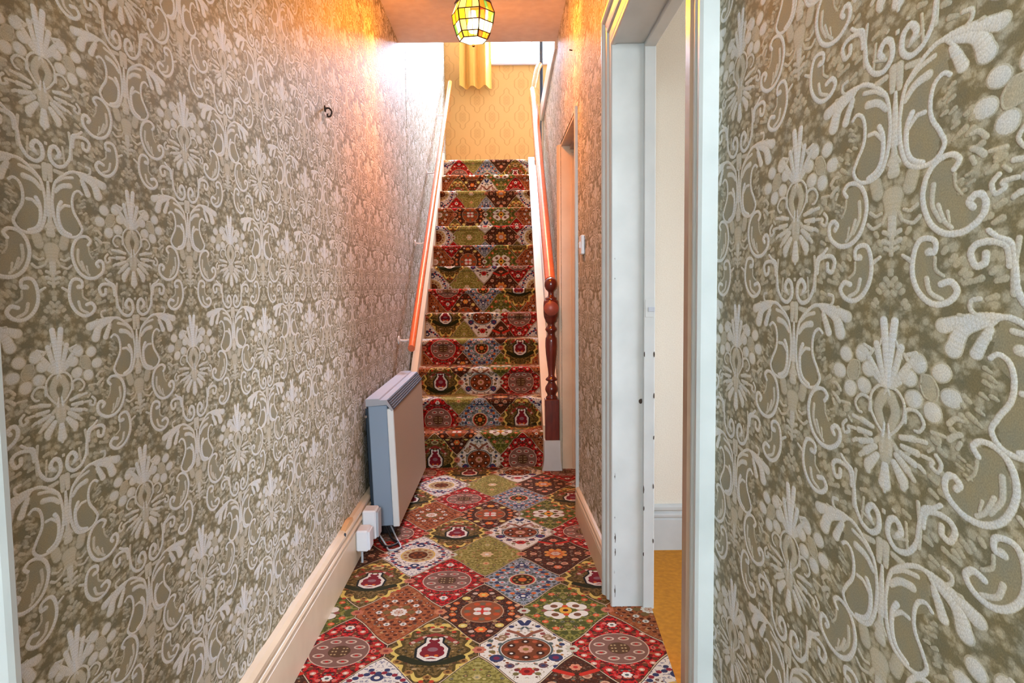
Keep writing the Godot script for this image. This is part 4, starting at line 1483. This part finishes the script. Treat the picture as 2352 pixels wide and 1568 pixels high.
func small_things() -> void:
	# --- sockets on the skirting and their leads
	var lx := left_x(-3.1) + 0.029
	var s := thing("fused_outlet", "white surface-mounted outlet box on the skirting nearest the camera", "outlet", Vector3(lx, 0.055, -3.10), "outlet boxes by the heater")
	var st := begin()
	box(st, Vector3(-0.001, 0, -0.045), Vector3(0.05, 0.092, 0.045), 0.006)
	build("box", st, M.white_plastic, s)
	st = begin()
	box(st, Vector3(0.05, 0.006, -0.039), Vector3(0.058, 0.086, 0.039), 0.003)
	build("face_plate", st, M.white_plastic, s)
	st = begin()
	tube(st, [Vector3(0.02, 0.0, 0.02), Vector3(0.02, -0.053, 0.022)], 0.005, -1, 10)
	build("lead", st, M.grey_plastic, s)
	s = thing("fused_outlet", "taller white outlet box on the skirting tucked against the heater's foot", "outlet", Vector3(lx, 0.06, -3.24), "outlet boxes by the heater")
	st = begin()
	box(st, Vector3(-0.001, 0, -0.045), Vector3(0.06, 0.13, 0.045), 0.006)
	build("box", st, M.white_plastic, s)
	st = begin()
	box(st, Vector3(0.06, 0.008, -0.038), Vector3(0.07, 0.122, 0.038), 0.003)
	build("face_plate", st, M.grey_plastic, s)
	var c := build("power_cord", cord([Vector3(lx + 0.05, 0.07, -3.285), Vector3(lx + 0.06, 0.012, -3.30), Vector3(-0.56, 0.008, -3.25), Vector3(-0.52, 0.008, -3.30), Vector3(-0.56, 0.012, -3.36), Vector3(-0.60, 0.06, -3.42)], 0.005), M.black_rubber)
	tag(c, "black power cord looping from the outlet box to under the heater", "cord")
	c = build("power_cord", cord([Vector3(lx + 0.055, 0.066, -3.27), Vector3(lx + 0.085, 0.01, -3.28), Vector3(-0.545, 0.007, -3.21), Vector3(-0.50, 0.007, -3.24), Vector3(-0.53, 0.01, -3.34), Vector3(-0.58, 0.05, -3.45)], 0.004), M.grey_plastic)
	tag(c, "pale grey cord curling on the carpet in front of the heater's near end", "cord")
	# --- light switch on the right wall
	var rx := right_x(-3.5)
	s = thing("light_switch", "white light switch on the papered wall between the two right doorways", "switch", Vector3(rx, 1.365, -3.47))
	st = begin()
	box(st, Vector3(-0.016, -0.045, -0.045), Vector3(0.001, 0.045, 0.045), 0.004)
	var plate := build("plate", st, M.white_plastic, s)
	st = begin()
	box(st, Vector3(-0.021, -0.015, -0.01), Vector3(-0.015, 0.015, 0.01), 0.002)
	build("rocker", st, M.white_plastic, plate)
	# --- hook on the left wall, nail on the right
	s = thing("wall_hook", "small rusty hook sticking out of the left wall's paper", "hook", Vector3(left_x(-2.84), 1.84, -2.84))
	st = begin()
	lathe(st, pv([0, 0, 0.013, 0.0, 0.012, 0.004, 0.005, 0.006, 0, 0.006]), Transform3D(Basis(Vector3(0, 1, 0), Vector3(1, 0, 0), Vector3(0, 0, -1)), Vector3(-0.001, 0.012, 0)), 14)
	build("rose", st, M.old_iron, s)
	st = begin()
	tube(st, smooth_path([Vector3(0, 0.012, 0), Vector3(0.016, 0.013, 0), Vector3(0.026, 0.0, 0.002), Vector3(0.022, -0.016, 0.004), Vector3(0.012, -0.018, 0.004), Vector3(0.010, -0.008, 0.004)]), 0.0035, -1, 8)
	build("hook", st, M.old_iron, s)
	st = begin()
	tube(st, [Vector3(right_x(-3.9) + 0.002, 2.385, -3.9), Vector3(right_x(-3.9) - 0.014, 2.388, -3.9)], 0.004, -1, 8)
	tag(build("nail", st, M.old_iron), "bent nail left in the right wall above the passage doorway", "nail")
	# --- curtain by the far window
	s = thing("curtain", "golden pleated curtain hanging beside the bright stair window", "curtain", Vector3(-0.34, 3.36, -8.30))
	st = begin()
	st.set_smooth_group(1)
	var n := 72
	for side_ in [0, 1]:
		for k in n:
			var quadp := []
			for kk in [k, k + 1]:
				var f := float(kk) / n
				for yy in [0.0, 1.66]:
					var flare: float = 1.0 + 0.06 * (1.0 - yy)
					var x: float = (f - 0.5) * 0.335 * flare
					var ph := f * 2.6 + 0.15
					var z := 0.046 * sin(TAU * ph) * (0.85 + 0.15 * sin(f * 9.0)) + 0.008 * sin(TAU * ph * 2.3)
					var y: float = (0.012 * sin(TAU * ph + 0.6) if yy == 0.0 else yy)
					quadp.append(Vector3(x, y, z - 0.004 * side_))
			quad(st, quadp[0], quadp[2], quadp[3], quadp[1], Vector3(0, 0, 1 - 2 * side_))
	var cloth := build("cloth", st, M.curtain_cloth, s)
	st = begin()
	for k in n:
		var f := float(k) / n
		var g := float(k + 1) / n
		var pa := func(q: float, dz: float) -> Vector3:
			var ph := q * 2.6 + 0.15
			return Vector3((q - 0.5) * 0.335 * 1.06, 0.012 * sin(TAU * ph + 0.6), 0.046 * sin(TAU * ph) * (0.85 + 0.15 * sin(q * 9.0)) + 0.008 * sin(TAU * ph * 2.3) + dz)
		quad(st, pa.call(f, 0.0015), pa.call(g, 0.0015), pa.call(g, 0.0015) + Vector3(0, 0.03, 0), pa.call(f, 0.0015) + Vector3(0, 0.03, 0), Vector3(0, 0, 1))
		quad(st, pa.call(f, 0.0015), pa.call(g, 0.0015), pa.call(g, -0.006), pa.call(f, -0.006), Vector3.DOWN)
	build("hem", st, M.curtain_cloth, cloth)
	st = begin()
	tube(st, [Vector3(-0.62, 5.03, -8.30), Vector3(1.1, 5.03, -8.30)], 0.012, -1, 12)
	tag(build("curtain_pole", st, M.brass), "curtain pole above the stair window", "curtain pole")

func cord(p: Array, r: float) -> SurfaceTool:
	var st := begin()
	tube(st, smooth_path(p), r, -1, 10)
	return st
